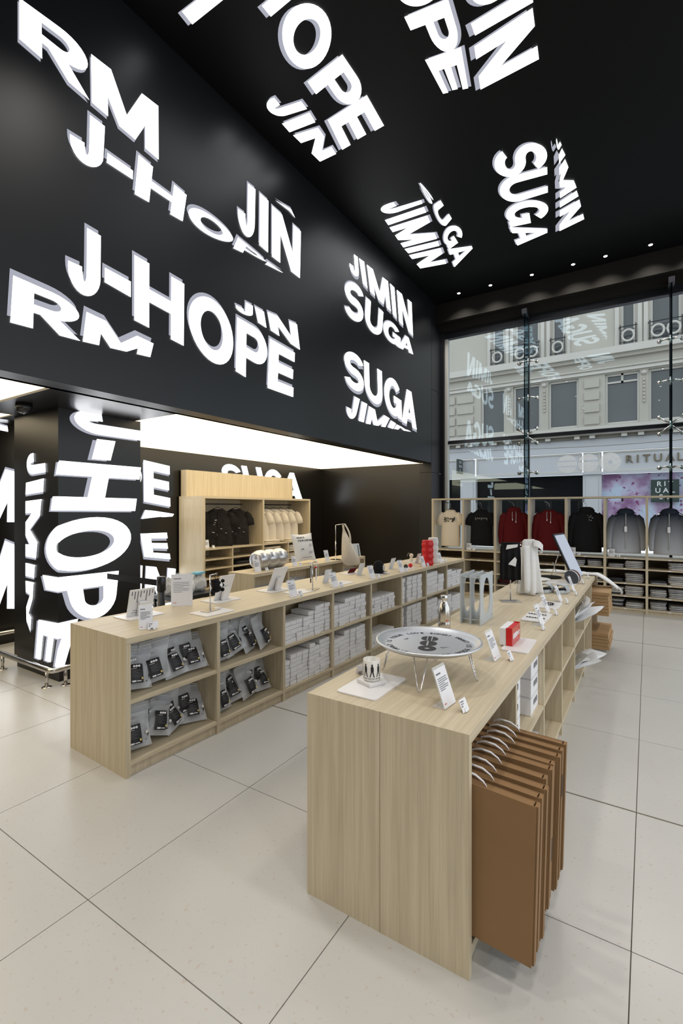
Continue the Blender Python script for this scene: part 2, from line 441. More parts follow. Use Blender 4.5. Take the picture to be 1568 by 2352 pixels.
LETTERS = {
    'wall': [
        ('a', 'R', [1.658, 5.476, 2.161, 5.524, 2.18, 5.101, 1.658, 5.174]),
        ('a', 'M', [2.195, 5.496, 2.841, 5.523, 2.844, 5.018, 2.201, 5.096]),
        ('b', 'J', [2.022, 4.99, 2.314, 4.974, 2.294, 4.562, 2.022, 4.533]),
        ('b', '-', [2.337, 4.763, 2.577, 4.753, 2.575, 4.673, 2.33, 4.675]),
        ('b', 'H', [2.633, 4.932, 3.169, 4.863, 3.121, 4.575, 2.594, 4.552]),
        ('b', 'O', [3.188, 4.828, 3.805, 4.814, 3.805, 4.636, 3.195, 4.569]),
        ('b', 'P', [3.882, 4.782, 4.358, 4.727, 4.303, 4.68, 3.81, 4.626]),
        ('b', '-', [4.383, 4.724, 4.669, 4.711, 4.62, 4.703, 4.337, 4.676]),
        ('c', 'J', [3.882, 5.48, 4.164, 5.485, 4.148, 4.857, 3.882, 4.857]),
        ('c', 'I', [4.241, 5.482, 4.393, 5.472, 4.386, 4.839, 4.234, 4.859]),
        ('c', 'N', [4.461, 5.449, 5.039, 5.417, 5.018, 4.784, 4.458, 4.824]),
        ('c', '-', [4.527, 5.552, 4.833, 5.604, 4.914, 5.534, 4.798, 5.564]),
        ('d', 'J', [2.012, 4.044, 2.278, 4.022, 2.273, 3.468, 2.004, 3.462]),
        ('d', '-', [2.314, 3.769, 2.556, 3.746, 2.556, 3.607, 2.311, 3.644]),
        ('d', 'H', [2.59, 4.002, 3.14, 3.958, 3.133, 3.338, 2.59, 3.413]),
        ('d', 'O', [3.193, 3.967, 3.807, 3.913, 3.807, 3.211, 3.193, 3.336]),
        ('d', 'P', [3.867, 3.875, 4.372, 3.834, 4.372, 3.152, 3.846, 3.26]),
        ('d', 'E', [4.418, 3.8, 4.91, 3.76, 4.874, 3.173, 4.379, 3.186]),
        ('e', 'J', [3.855, 4.094, 4.121, 4.092, 4.118, 3.949, 3.84, 3.942]),
        ('e', 'I', [4.154, 4.097, 4.313, 4.09, 4.358, 3.91, 4.211, 3.927]),
        ('e', 'N', [4.376, 4.112, 4.955, 4.148, 5.018, 3.831, 4.436, 3.906]),
        ('f', 'R', [1.617, 3.414, 2.092, 3.377, 2.105, 3.08, 1.598, 3.064]),
        ('f', 'M', [2.156, 3.336, 2.789, 3.26, 2.754, 3.123, 2.125, 3.082]),
        ('g', 'J', [6.259, 5.721, 6.515, 5.736, 6.568, 5.402, 6.274, 5.403]),
        ('g', 'I', [6.558, 5.738, 6.723, 5.75, 6.836, 5.355, 6.678, 5.381]),
        ('g', 'M', [6.811, 5.744, 7.569, 5.772, 7.683, 5.275, 6.919, 5.343]),
        ('g', 'I', [7.653, 5.771, 7.826, 5.761, 7.923, 5.224, 7.76, 5.257]),
        ('g', 'N', [7.927, 5.761, 8.577, 5.765, 8.642, 5.132, 8.017, 5.206]),
        ('h', 'S', [6.147, 5.259, 6.723, 5.302, 6.685, 4.685, 6.104, 4.685]),
        ('h', 'U', [6.783, 5.193, 7.394, 5.159, 7.326, 4.668, 6.737, 4.701]),
        ('h', 'G', [7.418, 5.092, 8.095, 5.081, 8.072, 4.712, 7.366, 4.727]),
        ('h', 'A', [8.109, 5.021, 8.627, 5.028, 8.653, 4.766, 7.995, 4.72]),
        ('i', 'S', [6.116, 4.181, 6.706, 4.162, 6.713, 3.563, 6.116, 3.623]),
        ('i', 'U', [6.716, 4.142, 7.338, 4.11, 7.374, 3.462, 6.748, 3.553]),
        ('i', 'G', [7.426, 4.103, 8.104, 4.065, 8.141, 3.365, 7.426, 3.471]),
        ('i', 'A', [8.118, 4.028, 8.808, 3.996, 8.824, 3.299, 8.141, 3.365]),
        ('j', 'J', [6.218, 3.505, 6.585, 3.477, 6.432, 3.111, 6.181, 3.134]),
        ('j', 'I', [6.654, 3.452, 6.825, 3.444, 6.713, 3.125, 6.552, 3.126]),
        ('j', 'M', [6.89, 3.42, 7.632, 3.338, 7.466, 3.156, 6.783, 3.118]),
        ('j', 'I', [7.696, 3.309, 7.883, 3.285, 7.773, 3.169, 7.569, 3.171]),
        ('j', 'N', [7.927, 3.272, 8.551, 3.225, 8.428, 3.216, 7.817, 3.177]),
    ],
    'ceiling': [
        ('k', 'H', [-2.497, 2.887, -2.465, 3.266, -2.884, 3.288, -2.897, 2.874]),
        ('k', '-', [-3.137, 2.833, -3.094, 2.952, -3.541, 2.947, -3.526, 2.82]),
        ('k', 'O', [-2.462, 3.281, -2.437, 3.781, -3.008, 3.984, -2.981, 3.415]),
        ('k', 'P', [-2.531, 3.942, -2.53, 4.45, -3.043, 4.561, -2.999, 3.997]),
        ('k', 'E', [-2.557, 4.473, -2.591, 4.937, -3.202, 4.987, -3.098, 4.517]),
        ('l', 'J', [-3.195, 4.001, -3.208, 4.265, -3.591, 4.176, -3.573, 3.923]),
        ('l', 'I', [-3.214, 4.319, -3.237, 4.464, -3.581, 4.416, -3.575, 4.27]),
        ('l', 'N', [-3.255, 4.543, -3.304, 5.003, -3.553, 5.002, -3.574, 4.475]),
        ('m', 'O', [-1.46, 3.623, -1.466, 3.988, -1.857, 3.915, -1.816, 3.534]),
        ('m', 'P', [-1.476, 4.014, -1.515, 4.519, -1.871, 4.425, -1.864, 3.948]),
        ('m', 'E', [-1.524, 4.504, -1.608, 4.984, -1.856, 4.904, -1.868, 4.438]),
        ('n', 'J', [-0.811, 3.996, -0.84, 4.249, -1.282, 4.266, -1.315, 3.981]),
        ('n', 'I', [-0.841, 4.312, -0.852, 4.451, -1.374, 4.466, -1.372, 4.335]),
        ('n', 'N', [-0.866, 4.498, -0.911, 5.044, -1.501, 5.073, -1.413, 4.568]),
        ('o', 'J', [-2.743, 6.315, -2.779, 6.501, -3.357, 6.476, -3.374, 6.198]),
        ('o', 'I', [-2.792, 6.584, -2.812, 6.725, -3.441, 6.704, -3.426, 6.558]),
        ('o', 'M', [-2.828, 6.805, -2.938, 7.476, -3.517, 7.414, -3.454, 6.77]),
        ('o', 'I', [-2.951, 7.549, -2.981, 7.697, -3.525, 7.632, -3.522, 7.471]),
        ('o', 'N', [-2.99, 7.776, -3.09, 8.325, -3.559, 8.229, -3.542, 7.694]),
        ('p', 'S', [-2.62, 6.032, -2.594, 6.509, -2.686, 6.61, -2.663, 6.171]),
        ('p', 'U', [-2.528, 6.575, -2.541, 7.082, -2.751, 7.272, -2.692, 6.638]),
        ('p', 'G', [-2.524, 7.175, -2.512, 7.684, -2.89, 7.899, -2.837, 7.396]),
        ('p', 'A', [-2.515, 7.899, -2.538, 8.185, -3.007, 8.527, -2.891, 7.884]),
        ('q', 'S', [-1.051, 6.176, -1.084, 6.695, -1.711, 6.602, -1.658, 6.052]),
        ('q', 'U', [-1.109, 6.693, -1.188, 7.234, -1.782, 7.207, -1.738, 6.584]),
        ('q', 'G', [-1.211, 7.334, -1.281, 7.909, -1.852, 7.798, -1.791, 7.183]),
        ('q', 'A', [-1.328, 8.027, -1.39, 8.417, -1.861, 8.412, -1.843, 7.804]),
        ('r', 'J', [-0.909, 6.236, -0.891, 6.383, -0.948, 6.475, -0.939, 6.248]),
        ('r', 'I', [-0.896, 6.447, -0.877, 6.59, -0.966, 6.712, -0.946, 6.545]),
        ('r', 'M', [-0.89, 6.666, -0.834, 7.341, -1.062, 7.466, -0.977, 6.793]),
        ('r', 'I', [-0.842, 7.413, -0.834, 7.559, -1.098, 7.696, -1.078, 7.548]),
        ('r', 'N', [-0.833, 7.651, -0.825, 8.203, -1.195, 8.341, -1.109, 7.776]),
    ],
    'column': [
        ('s', 'J', [0.902, 2.741, 0.902, 2.49, 0.191, 2.493, 0.118, 2.738]),
        ('s', '-', [0.593, 2.445, 0.537, 2.231, 0.332, 2.23, 0.387, 2.444]),
        ('s', 'H', [0.902, 2.183, 0.829, 1.687, -0.125, 1.696, 0.008, 2.185]),
        ('s', 'O', [0.803, 1.663, 0.752, 1.098, -0.24, 1.065, -0.198, 1.577]),
        ('s', 'P', [0.631, 1.034, 0.58, 0.565, -0.063, 0.569, -0.29, 1.04]),
        ('s', 'E', [0.191, 0.595, 0.055, 0.153, -0.434, 0.177, -0.373, 0.576]),
        ('t', 'J', [-0.254, 2.288, -0.226, 2.081, -0.617, 2.065, -0.627, 2.288]),
        ('t', 'I', [-0.262, 2.019, -0.274, 1.883, -0.648, 1.861, -0.639, 1.985]),
        ('t', 'M', [-0.31, 1.809, -0.425, 1.202, -0.648, 1.211, -0.648, 1.791]),
        ('t', 'I', [-0.448, 1.129, -0.463, 0.996, -0.648, 1.006, -0.648, 1.141]),
        ('t', 'N', [-0.474, 0.947, -0.542, 0.434, -0.627, 0.539, -0.648, 0.952]),
    ],
    'back': [
        ('u', 'E', [4.717, 2.503, 5.216, 2.442, 5.23, 1.753, 4.729, 1.833]),
        ('v', '-', [4.751, 1.694, 4.914, 1.682, 5.09, 1.587, 4.681, 1.552]),
        ('v', '-', [4.914, 1.682, 5.305, 1.626, 5.273, 1.584, 5.063, 1.575]),
        ('w', 'E', [4.659, 1.315, 5.16, 1.312, 5.233, 0.855, 4.732, 0.939]),
        ('x', 'I', [4.569, 0.816, 4.7, 0.798, 4.681, 0.398, 4.532, 0.419]),
        ('x', 'N', [4.768, 0.782, 5.34, 0.679, 5.288, -0.088, 4.732, 0.083]),
        ('u', 'P', [4.036, 2.488, 4.696, 2.447, 4.669, 1.756, 4.036, 1.878]),
        ('x', 'J', [4.036, 0.879, 4.496, 0.823, 4.471, 0.428, 4.014, 0.494]),
        ('y', 'S', [6.358, 2.593, 6.868, 2.582, 7.065, 1.988, 6.503, 2.026]),
        ('y', 'U', [6.911, 2.583, 7.484, 2.585, 7.71, 1.933, 7.123, 1.976]),
        ('y', 'G', [7.573, 2.588, 8.197, 2.559, 8.313, 1.899, 7.604, 1.973]),
        ('y', 'A', [8.266, 2.534, 8.774, 2.552, 8.94, 1.893, 8.082, 1.925]),
        ('z', 'M', [2.27, 2.317, 2.933, 2.176, 2.907, 1.541, 2.299, 1.555]),
        ('1', 'M', [2.27, 1.556, 2.929, 1.214, 2.907, 0.42, 2.299, 0.526]),
        ('2', '-', [2.462, 2.812, 2.78, 2.755, 2.785, 2.694, 2.462, 2.722]),
    ],
}
HOST = {'wall': wall_left, 'ceiling': ceiling, 'column': column, 'back': wall_alcove}
for surf, rows in LETTERS.items():
    for (word, ch, q) in rows:
        lt = obj('letter', letter_mesh(surf, ch, q, 0, 0, 0.008), 'letter_white', HOST[surf])
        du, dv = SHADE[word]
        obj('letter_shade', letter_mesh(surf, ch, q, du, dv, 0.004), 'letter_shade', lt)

# ---------------------------------------------------------------- recessed downlights: the row along the window, plus added fill spots out of view
def downlight(x, y, watt, label):
    t = thing('downlight', label, 'ceiling light', (x, y, ZC), 0, 'recessed ceiling downlights')
    obj('trim_ring', MB().lathe([(0.03, -0.002), (0.045, -0.006), (0.052, 0)], n=20), 'black_metal', t, True)
    obj('lens', MB().lathe([(0.001, -0.008), (0.03, -0.007), (0.03, -0.003)], n=16), 'lamp_glow', t)
    ld = bpy.data.lights.new('spot_lamp', 'SPOT'); ld.energy = watt; ld.spot_size = R(115); ld.spot_blend = 0.3 if y > 9 else 0.8
    ld.shadow_soft_size = 0.16; ld.color = (1.0, 0.95, 0.885)
    lo = bpy.data.objects.new('spot_lamp', ld); C.objects.link(lo); lo.parent = t; lo.location = (0, 0, -0.06)
for x in (-3.30, -2.65, -1.865, -1.15, -0.63, 0.04, 0.7):
    downlight(x, 9.62, SPOT_WATT * 0.42, 'small recessed downlight in the black ceiling along the window bulkhead')
for x in (-2.4, 0.4, 3.2):  # unseen grid of spots added to brighten floor, counter fronts and cards
    for y in (-2.9, -0.3, 2.3, 4.9, 7.4):
        if y > 3 and x < 2: continue
        k = (1.75 if y < -2 else 1.0) * (1.6 if x > 3 else 0.7 if (x > 0 and y > 2) else 1.0)
        downlight(x, y, SPOT_WATT * k, 'added fill downlight in the black ceiling over the shop floor, out of view')

# ---------------------------------------------------------------- glazed shopfront
GY, MX = 10.3, [-3.86, -2.065, 0.345, 2.755, 5.16]
win = tag(thing('window_1', None, None), kind='structure')
for i in range(len(MX) - 1):
    x0, x1 = MX[i] + (0.06 if i == 0 else 0.008), MX[i + 1] - 0.008
    for z0, z1 in ((0.05, 3.17), (3.24, 5.66)):
        obj('glass_pane', MB().add([(x0, GY, z0), (x1, GY, z0), (x1, GY, z1), (x0, GY, z1)], [(0, 1, 2, 3)]), 'pane_glass', win)
    obj('transom', MB().box(MX[i], MX[i + 1], GY - 0.02, GY + 0.04, 3.17, 3.24), 'black_metal', win)
obj('jamb', MB().box(MX[0] - 0.06, MX[0] + 0.02, 10.2, 10.42, 0, 5.66), 'black_metal', win)
obj('jamb', MB().box(MX[0] + 0.02, MX[0] + 0.08, GY - 0.03, GY + 0.09, 0, 5.66), 'stone_white', win)
obj('header', MB().box(-3.9, 6, GY - 0.05, GY + 0.08, 5.53, 5.66), 'black_metal', win)
obj('sill', MB().box(-3.9, 6, GY - 0.05, GY + 0.08, 0, 0.05), 'black_metal', win)
for x in MX[1:4]:
    obj('glass_fin', MB().box(x - 0.010, x + 0.010, 9.93, GY - 0.03, 0.05, 5.60), 'fin_glass', win)
    obj('mullion', MB().box(x - 0.022, x + 0.022, GY - 0.028, GY + 0.05, 0.05, 5.60), 'black_metal', win)
    obj('fin_shoe', MB().box(x - 0.045, x + 0.045, 9.9, GY - 0.03, 5.60, 5.70), 'black_metal', win)
    for z, arms in ((4.72, 2), (3.98, 2), (3.205, 4), (2.45, 2), (1.6, 2)):
        s = obj('spider_fitting', MB().tube([(x, GY - 0.09, z - 0.07), (x, GY - 0.09, z + 0.07)], 0.022, 10).tube([(x, GY - 0.09, z), (x, GY - 0.02, z)], 0.02, 8), 'steel', win, True)
        for a in (-1, 1):
            for b in ((0,) if arms == 2 else (-1, 1)):
                p0, p1 = (x, GY - 0.09, z + b * 0.02), (x + a * 0.17, GY - 0.045, z + b * 0.15)
                obj('arm', MB().tube([p0, ((p0[0] + p1[0]) / 2, GY - 0.075, z + b * 0.075 + (0.015 if b == 0 else 0)), p1], [0.022, 0.016, 0.015], 8)
                    .tube([(p1[0], GY - 0.05, p1[2]), (p1[0], GY - 0.005, p1[2])], 0.036, 12), 'steel', s, True)
# frosted three-disc emblem stuck on the glass
em = thing('window_decal', 'translucent white emblem of three striped discs on the window glass', 'decal', (-0.95, GY - 0.004, 2.60))
def disc_poly(r, n=40): return [(r * math.cos(2 * PI * k / n), r * math.sin(2 * PI * k / n)) for k in range(n)]
def band(r, v0, v1, n=12):
    L_ = [(math.sqrt(max(0, r * r - v * v)), v) for v in [v0 + (v1 - v0) * k / n for k in range(n + 1)]]
    return L_ + [(-u, v) for u, v in reversed(L_)]
for k, xc in enumerate((-0.385, -0.015, 0.355)):
    r = 0.178
    if k == 0: parts = [band(r, -r, -.068), band(r, -.038, .038), band(r, .068, r)]
    elif k == 1: parts = [band(r, -r, .022), band(r, .056, r)]
    else:
        parts = [[(0.038 * math.cos(t), 0.038 * math.sin(t)), (r * math.cos(t), r * math.sin(t)), (r * math.cos(t2), r * math.sin(t2)), (0.038 * math.cos(t2), 0.038 * math.sin(t2))]
                 for t, t2 in [(2 * PI * i / 30, 2 * PI * (i + 1) / 30) for i in range(30)]]
    mb = MB()
    for p in parts: mb.add([(xc + u, 0, v) for u, v in p], [tuple(range(len(p)))])
    obj('disc', mb, 'decal_film', em)

# ---------------------------------------------------------------- street and the building opposite
structure('street', MB().box(-40, 40, 10.6, 22, -0.25, -0.15), 'asphalt')
structure('pavement', MB().box(-40, 40, 19.2, 22, -0.15, 0.0).box(-40, 40, 10.45, 12.4, -0.15, 0.0), 'stone')
BY = 22.0
bl = thing('building', 'pale stone town house across the street with a white shopfront', 'building', (-3, BY, 0))
def bp(name, mb, mat, parent=None):
    o = obj(name, mb, mat, parent or bl)
    o.data.transform(Matrix.Translation((3, -BY, 0)))
    return o
XA, XB_ = -16.0, 11.0
# first floor openings, second floor openings
F1 = [(-12.6, -10.9), (-10.5, -8.8), (-6.50, -5.40), (-5.06, -3.90), (-3.60, -2.42), (-1.46, -0.26), (0.02, 1.25), (1.55, 2.75), (3.9, 5.1), (5.5, 6.7), (7.2, 8.4)]
F2 = [(-12.4, -11.0), (-10.4, -9.0), (-5.98, -5.43), (-4.98, -3.95), (-3.46, -2.94), (-0.91, -0.39), (0.07, 1.08), (1.55, 2.05), (4.3, 4.9), (5.4, 6.4), (7.0, 7.6)]
def wall_with(open_, z0, z1, bot, top):
    xs = [XA] + [v for o_ in open_ for v in o_] + [XB_]
    for i in range(0, len(xs), 2):
        bp('pier', MB().box(xs[i], xs[i + 1], BY, BY + 0.5, bot, top), 'stone')
    bp('wall_band', MB().box(XA, XB_, BY, BY + 0.5, z0, bot), 'stone')
    bp('wall_band', MB().box(XA, XB_, BY, BY + 0.5, top, z1), 'stone')
wall_with(F1, 4.95, 7.75, 5.15, 7.17)
wall_with(F2, 7.75, 14.0, 8.25, 11.2)
def window(x0, x1, z0, z1, fl):
    f = bp('window', MB().box(x0, x0 + 0.09, BY + 0.12, BY + 0.22, z0, z1).box(x1 - 0.09, x1, BY + 0.12, BY + 0.22, z0, z1)
           .box(x0 + .09, x1 - .09, BY + 0.12, BY + 0.22, z1 - 0.08, z1).box(x0 + .09, x1 - .09, BY + 0.12, BY + 0.22, z0, z0 + 0.08), 'stone_white')
    bp('pane', MB().box(x0 + 0.05, x1 - 0.05, BY + 0.2, BY + 0.24, z0, z1), 'far_pane', f)
    if fl: bp('transom', MB().box(x0 + .09, x1 - .09, BY + 0.12, BY + 0.2, fl, fl + 0.07).box((x0 + x1) / 2 - .04, (x0 + x1) / 2 + .04, BY + .12, BY + .2, fl, z1), 'stone_white', f)
for i, (a, b) in enumerate(F1): window(a, b, 5.15, 7.17, 6.80 if i in (5, 8) else None)
for (a, b) in F2: window(a, b, 8.25, 11.2, None)
# mouldings
for (z0, z1, d, mt) in ((7.76, 7.90, .18, 'stone'), (7.90, 8.18, .34, 'stone_white'), (7.22, 7.32, .10, 'stone_white'), (7.40, 7.45, .06, 'stone_white'),
                        (4.95, 5.10, .12, 'stone_white'), (4.72, 4.95, .32, 'stone_dirty')):
    bp('moulding', MB().box(XA, XB_, BY - d, BY, z0, z1), mt)
for k in range(48):
    if k % 3 != 2: bp('bracket', MB().box(XA + k * 0.56, XA + k * 0.56 + 0.2, BY - 0.26, BY, 4.60, 4.72), 'stone_white')
bp('gutter', MB().box(XA, XB_, BY - 0.14, BY + .3, 4.60, 4.72), 'stone_dirty')
# rusticated blocks between first floor windows, and hanging drops on the narrow piers
for (a, b) in ((-8.55, -6.75), (-2.25, -1.62), (2.95, 3.75)):
    for r_ in range(4):
        z = 5.2 + r_ * 0.5
        if (b - a) > 1: 
            for c0 in (a + .05, (a + b) / 2 + .03): bp('stone_block', MB().box(c0, c0 + (b - a) / 2 - .12, BY - .07, BY, z, z + 0.34), 'stone')
        else: bp('stone_block', MB().box(a + .04, b - .04, BY - .07, BY, z, z + 0.34), 'stone')
for x in (-5.23, -3.75, -0.12):
    d = bp('drop_ornament', MB().lathe([(0.01, -.1), (.09, -.04), (.1, .04), (.01, .1)], (x, BY - .06, 7.05), 10), 'stone_white')
    for k in range(7): bp('bell', MB().lathe([(.05, -.04), (.03, .05), (.005, .09)], (x, BY - .03, 6.78 - k * .14), 8), 'stone', d)
# fluted strips beside second floor windows
for (a, b) in F2:
    for x in (a - 0.2, b + 0.06):
        bp('pilaster_strip', MB().box(x, x + 0.14, BY - 0.07, BY, 8.25, 11.2), 'stone_white')
# iron balconies with stone rings
for (a, b) in F2[2:8]:
    m = b - a; n = 1 if m < 0.7 else 2
    rl = bp('railing', MB().tube([(a - .05, BY - .2, 8.92), (b + .05, BY - .2, 8.92)], .018, 6).tube([(a - .05, BY - .2, 8.30), (b + .05, BY - .2, 8.30)], .014, 6)
            .tube([(a, BY - .2, 8.25), (a, BY - .2, 9.0)], .02, 6).tube([(b, BY - .2, 8.25), (b, BY - .2, 9.0)], .02, 6)
            .tube([(a, BY - .2, 8.78), (b, BY - .2, 8.78)], .01, 6).tube([(a - .05, BY - .2, 8.92), (a - .05, BY + .05, 8.92)], .014, 6), 'iron')
    for k in range(n):
        xc = a + m * (k + .5) / n
        ring = MB().tube([(xc + .2 * math.cos(t), BY - .2, 8.56 + .22 * math.sin(t)) for t in [2 * PI * i / 24 for i in range(25)]], .042, 8)
        bp('ring', ring, 'stone_white', rl)
        for s_ in (-1, 1):
            bp('scroll', MB().tube([(xc + s_ * (.24 + .03 * math.cos(t)), BY - .2, 8.58 + .26 * (t / 6.3 - .5)) for t in [i * .7 for i in range(10)]], .012, 5), 'iron', rl)
# shopfront
bp('frieze', MB().box(XA, XB_, BY - 0.02, BY + .4, 4.12, 4.60), 'shop_white')
bp('moulding', MB().box(XA, XB_, BY - 0.14, BY, 4.06, 4.16), 'shop_white')
for (a, b) in ((-16, -9.2), (-9.0, -6.85), (-6.70, -2.32), (-2.24, -1.60), (-1.52, 6.0), (6.1, 11)):
    f = bp('fascia_panel', MB().box(a, b, BY - 0.05, BY + .3, 3.24, 4.04), 'shop_white')
    bp('beading', MB().box(a + .03, b - .03, BY - .08, BY - .05, 3.24, 3.30).box(a + .03, b - .03, BY - .08, BY - .05, 3.97, 4.03)
       .box(a + .03, a + .08, BY - .08, BY - .05, 3.3, 3.97).box(b - .08, b - .03, BY - .08, BY - .05, 3.3, 3.97), 'stone_white', f)
bp('cornice', MB().box(XA, XB_, BY - 0.16, BY, 3.14, 3.23), 'shop_white')
for (a, b) in ((-9.0, -8.1), (-7.45, -6.72), (-2.26, -1.58), (5.4, 6.1)):
    bp('pilaster', MB().box(a, b, BY - .06, BY + .3, 0, 3.14), 'shop_white')
    bp('pilaster_panel', MB().box(a + .12, b - .12, BY - .09, BY - .06, 0.4, 3.0), 'shop_white')
for (a, b) in ((-16, -9.0), (-8.1, -7.45), (-6.72, -2.26)):
    sw = bp('shop_window', MB().box(a, b, BY + .2, BY + .25, 0, 3.14), 'shop_dark')
bp('shop_poster', MB().box(-1.58, 5.4, BY + .18, BY + .22, 0.3, 3.14), 'blossom_poster')
pl = bp('shop_plaque', MB().box(0.10, 1.0, BY - .02, BY + .03, 1.98, 2.85), 'sign_green')
for k, s_ in enumerate(('R I T', 'U A L', 'S ...')):
    me = move_mesh(text_mesh(s_, 0.26, 0.004), Matrix.Translation((3.55, -.028, 2.60 - k * .25)) @ Matrix.Rotation(R(90), 4, 'X'))
    obj('plaque_lettering', me, 'white_card', pl)
bs = bp('blade_sign', MB().box(-7.40, -7.32, BY - .75, BY - .1, 3.36, 4.02).box(-7.38, -7.34, BY - .1, BY, 3.9, 3.94), 'sign_green')
for k, s_ in enumerate(('R I T', 'U A L', 'S _')):
    me = move_mesh(text_mesh(s_, 0.17, 0.003), Matrix.Translation((3 - 7.315, -.42, 3.83 - k * .18)) @ Matrix.Rotation(R(90), 4, 'Z') @ Matrix.Rotation(R(90), 4, 'X'))
    obj('blade_lettering', me, 'white_card', bs)
for ch, x in zip('RITUALS', (-0.62, -0.33, -0.04, 0.33, 0.71, 1.02, 1.36)):
    me = move_mesh(text_mesh(ch, 0.42, 0.03, align='CENTER'), Matrix.Translation((3 + x, -.085, 3.555)) @ Matrix.Rotation(R(90), 4, 'X'))
    obj('sign_letter', me, 'bronze', bl)
bp('roof_parapet', MB().box(XA, XB_, BY - .2, BY + .5, 14.0, 14.4), 'stone_white')
cbl = tag(obj('overhead_cable', MB().tube([(-16 + i * 1.5, 21.4, 4.28 - .06 * math.sin(i * .8)) for i in range(19)], .012, 5), 'stone_dirty'),
          'thin cable strung along the shopfront opposite below the cornice', 'cable')
# ---------------------------------------------------------------- display counters: oak carcasses open on both long sides
PITCH, TOPZ, DEP = 0.745, 0.89, 0.715
def make_counter(label, loc, rz, n, first_open=False, depth=DEP, pitch=PITCH):
    t = thing('display_counter', label, 'counter', loc, rz)
    Lc = n * pitch
    obj('worktop', MB().box(-depth, 0, 0.0032, Lc - 0.0032, TOPZ - 0.042, TOPZ), 'oak_h', t, bevel=0.0015)
    h = TOPZ - 0.0425
    for y0 in (0.0, Lc - 0.03):
        for x0, x1 in ((-depth, -depth / 2 - 0.0012), (-depth / 2 + 0.0012, 0)):
            obj('end_panel', MB().prism([(y0, 0), (y0 + .03, 0), (y0 + .03, h), (.003, h), (.003, TOPZ), (0, TOPZ)] if y0 == 0 else [(y0, 0), (Lc, 0), (Lc, TOPZ), (Lc - .003, TOPZ), (Lc - .003, h), (y0, h)], lambda u, v, q: (q, u, v), x0, x1), 'oak_v', t)
    obj('back_panel', MB().box(-depth / 2 - 0.008, -depth / 2 + 0.008, 0.03, Lc - 0.03, 0.07, h), 'oak_v', t)
    dv = MB().box(-depth + 0.004, -0.002, -0.015, 0.015, 0, h).mesh()
    for i in range(1, n): obj('divider', dv, 'oak_v', t, loc=(0, i * pitch, 0))
    sh = MB().box(-depth / 2 + 0.008, -0.004, 0.0155, pitch - 0.0155, -0.024, 0).mesh()
    sb = MB().box(-depth + 0.004, -depth / 2 - 0.008, 0.0155, pitch - 0.0155, -0.024, 0).mesh()
    pk = MB().box(-0.035, -0.022, 0.0155, pitch - 0.0155, 0, 0.07).mesh()
    for i in range(n):
        for z in ((0.095,) if (first_open and i == 0) else (0.095, 0.485)):
            obj('shelf', sh, 'oak_h', t, loc=(0, i * pitch, z))
            obj('shelf', sb, 'oak_h', t, loc=(0, i * pitch, z))
        obj('plinth', pk, 'oak_v', t, loc=(0, i * pitch, 0))
    return t
RC = -R(2.0)
counter = make_counter('long oak counter with grey pouches and white boxes, before the glowing alcove', (-2.765, 1.785, 0), RC, 8)
table = make_counter('oak counter carrying the round metal tray, with brown folders hung at its end', (-0.542, 1.692, 0), 0, 7, True, 0.73)
low = make_counter('smaller oak counter carrying the silver cushion, behind the long counter', (-4.15, 4.40, 0), 0, 4, False, 0.44, 0.70)
CM = Matrix.Translation((-2.765, 1.785, 0)) @ Matrix.Rotation(RC, 4, 'Z')
def CL(x, y, z=TOPZ): return CM @ Vector((x, y, z))
def TL_(x, y, z=TOPZ): return Vector((-0.542 + x, 1.692 + y, z))

# ---------------------------------------------------------------- grey pouches with black header labels
def pouch_mesh(seed):
    rnd = random.Random(seed); W, H = 0.20, 0.28
    ph = [rnd.uniform(0, 6) for _ in range(4)]
    bend = rnd.uniform(-0.09, 0.10); flop = rnd.uniform(-0.02, 0.12)
    def side(sg):
        def fn(u, v):
            a = max(0, math.sin(PI * u)) ** .7; b = max(0, math.sin(PI * min(1, v * 1.28))) ** .8
            th = 0.046 * a * b + .006 * math.sin(9 * u + ph[0]) * math.sin(7 * v + ph[1]) * a * b
            x = (u - .5) * W * (1 - .10 * b) + bend * v * v * .5
            z = v * H
            y = -flop * max(0, v - .6) ** 1.3 * 2 + .012 * math.sin(5 * u + ph[2]) * v * v
            return (x, y + sg * th, z)
        return fn
    body = MB().grid(10, 10, side(1)).grid(10, 10, side(-1))
    f = side(0)
    rim = [f(0, k / 12) for k in range(12)] + [f(k / 10, 1) for k in range(10)] + [f(1, 1 - k / 12) for k in range(13)]
    return body, MB().tube(rim, .0016, 5), MB().tube([f(k / 10, .93) for k in range(11)], .0022, 5)
def label_mesh(seed):
    rnd = random.Random(seed)
    return MB().grid(4, 4, lambda u, v: (-.01 + (u - .5) * .088, -.054 - .01 * math.sin(PI * u) + .014 * (v - .4) ** 2 * 6 * .5, .03 + v * .125))
pm = [[m_.mesh(True, 'pouch') for m_ in pouch_mesh(k)] for k in range(6)]
lm = label_mesh(3).mesh(True, 'label')
def labmark(pts):
    mb = MB()
    for (x, z, w_, h_) in pts: mb.add([(x - w_ / 2, -.066, z), (x + w_ / 2, -.066, z), (x + w_ / 2, -.066, z + h_), (x - w_ / 2, -.066, z + h_)], [(0, 1, 2, 3)])
    return mb
mark = MB()
for k in range(3): mark.prism(disc_poly(.0075, 12), lambda u, v, t, k=k: (-.026 + k * .016 + u, t, .138 + v), -.0675, -.066)
mark.box(-.042, -.018, -.0675, -.066, .036, .046).box(-.014, .016, -.0675, -.066, .038, .043).box(-.042, -.01, -.0675, -.066, .122, .124)
mark_me = mark.mesh(False, 'print')
seal_me = MB().box(.017, .028, -.0675, -.066, .050, .062).mesh(False, 'seal')
lines = MB()
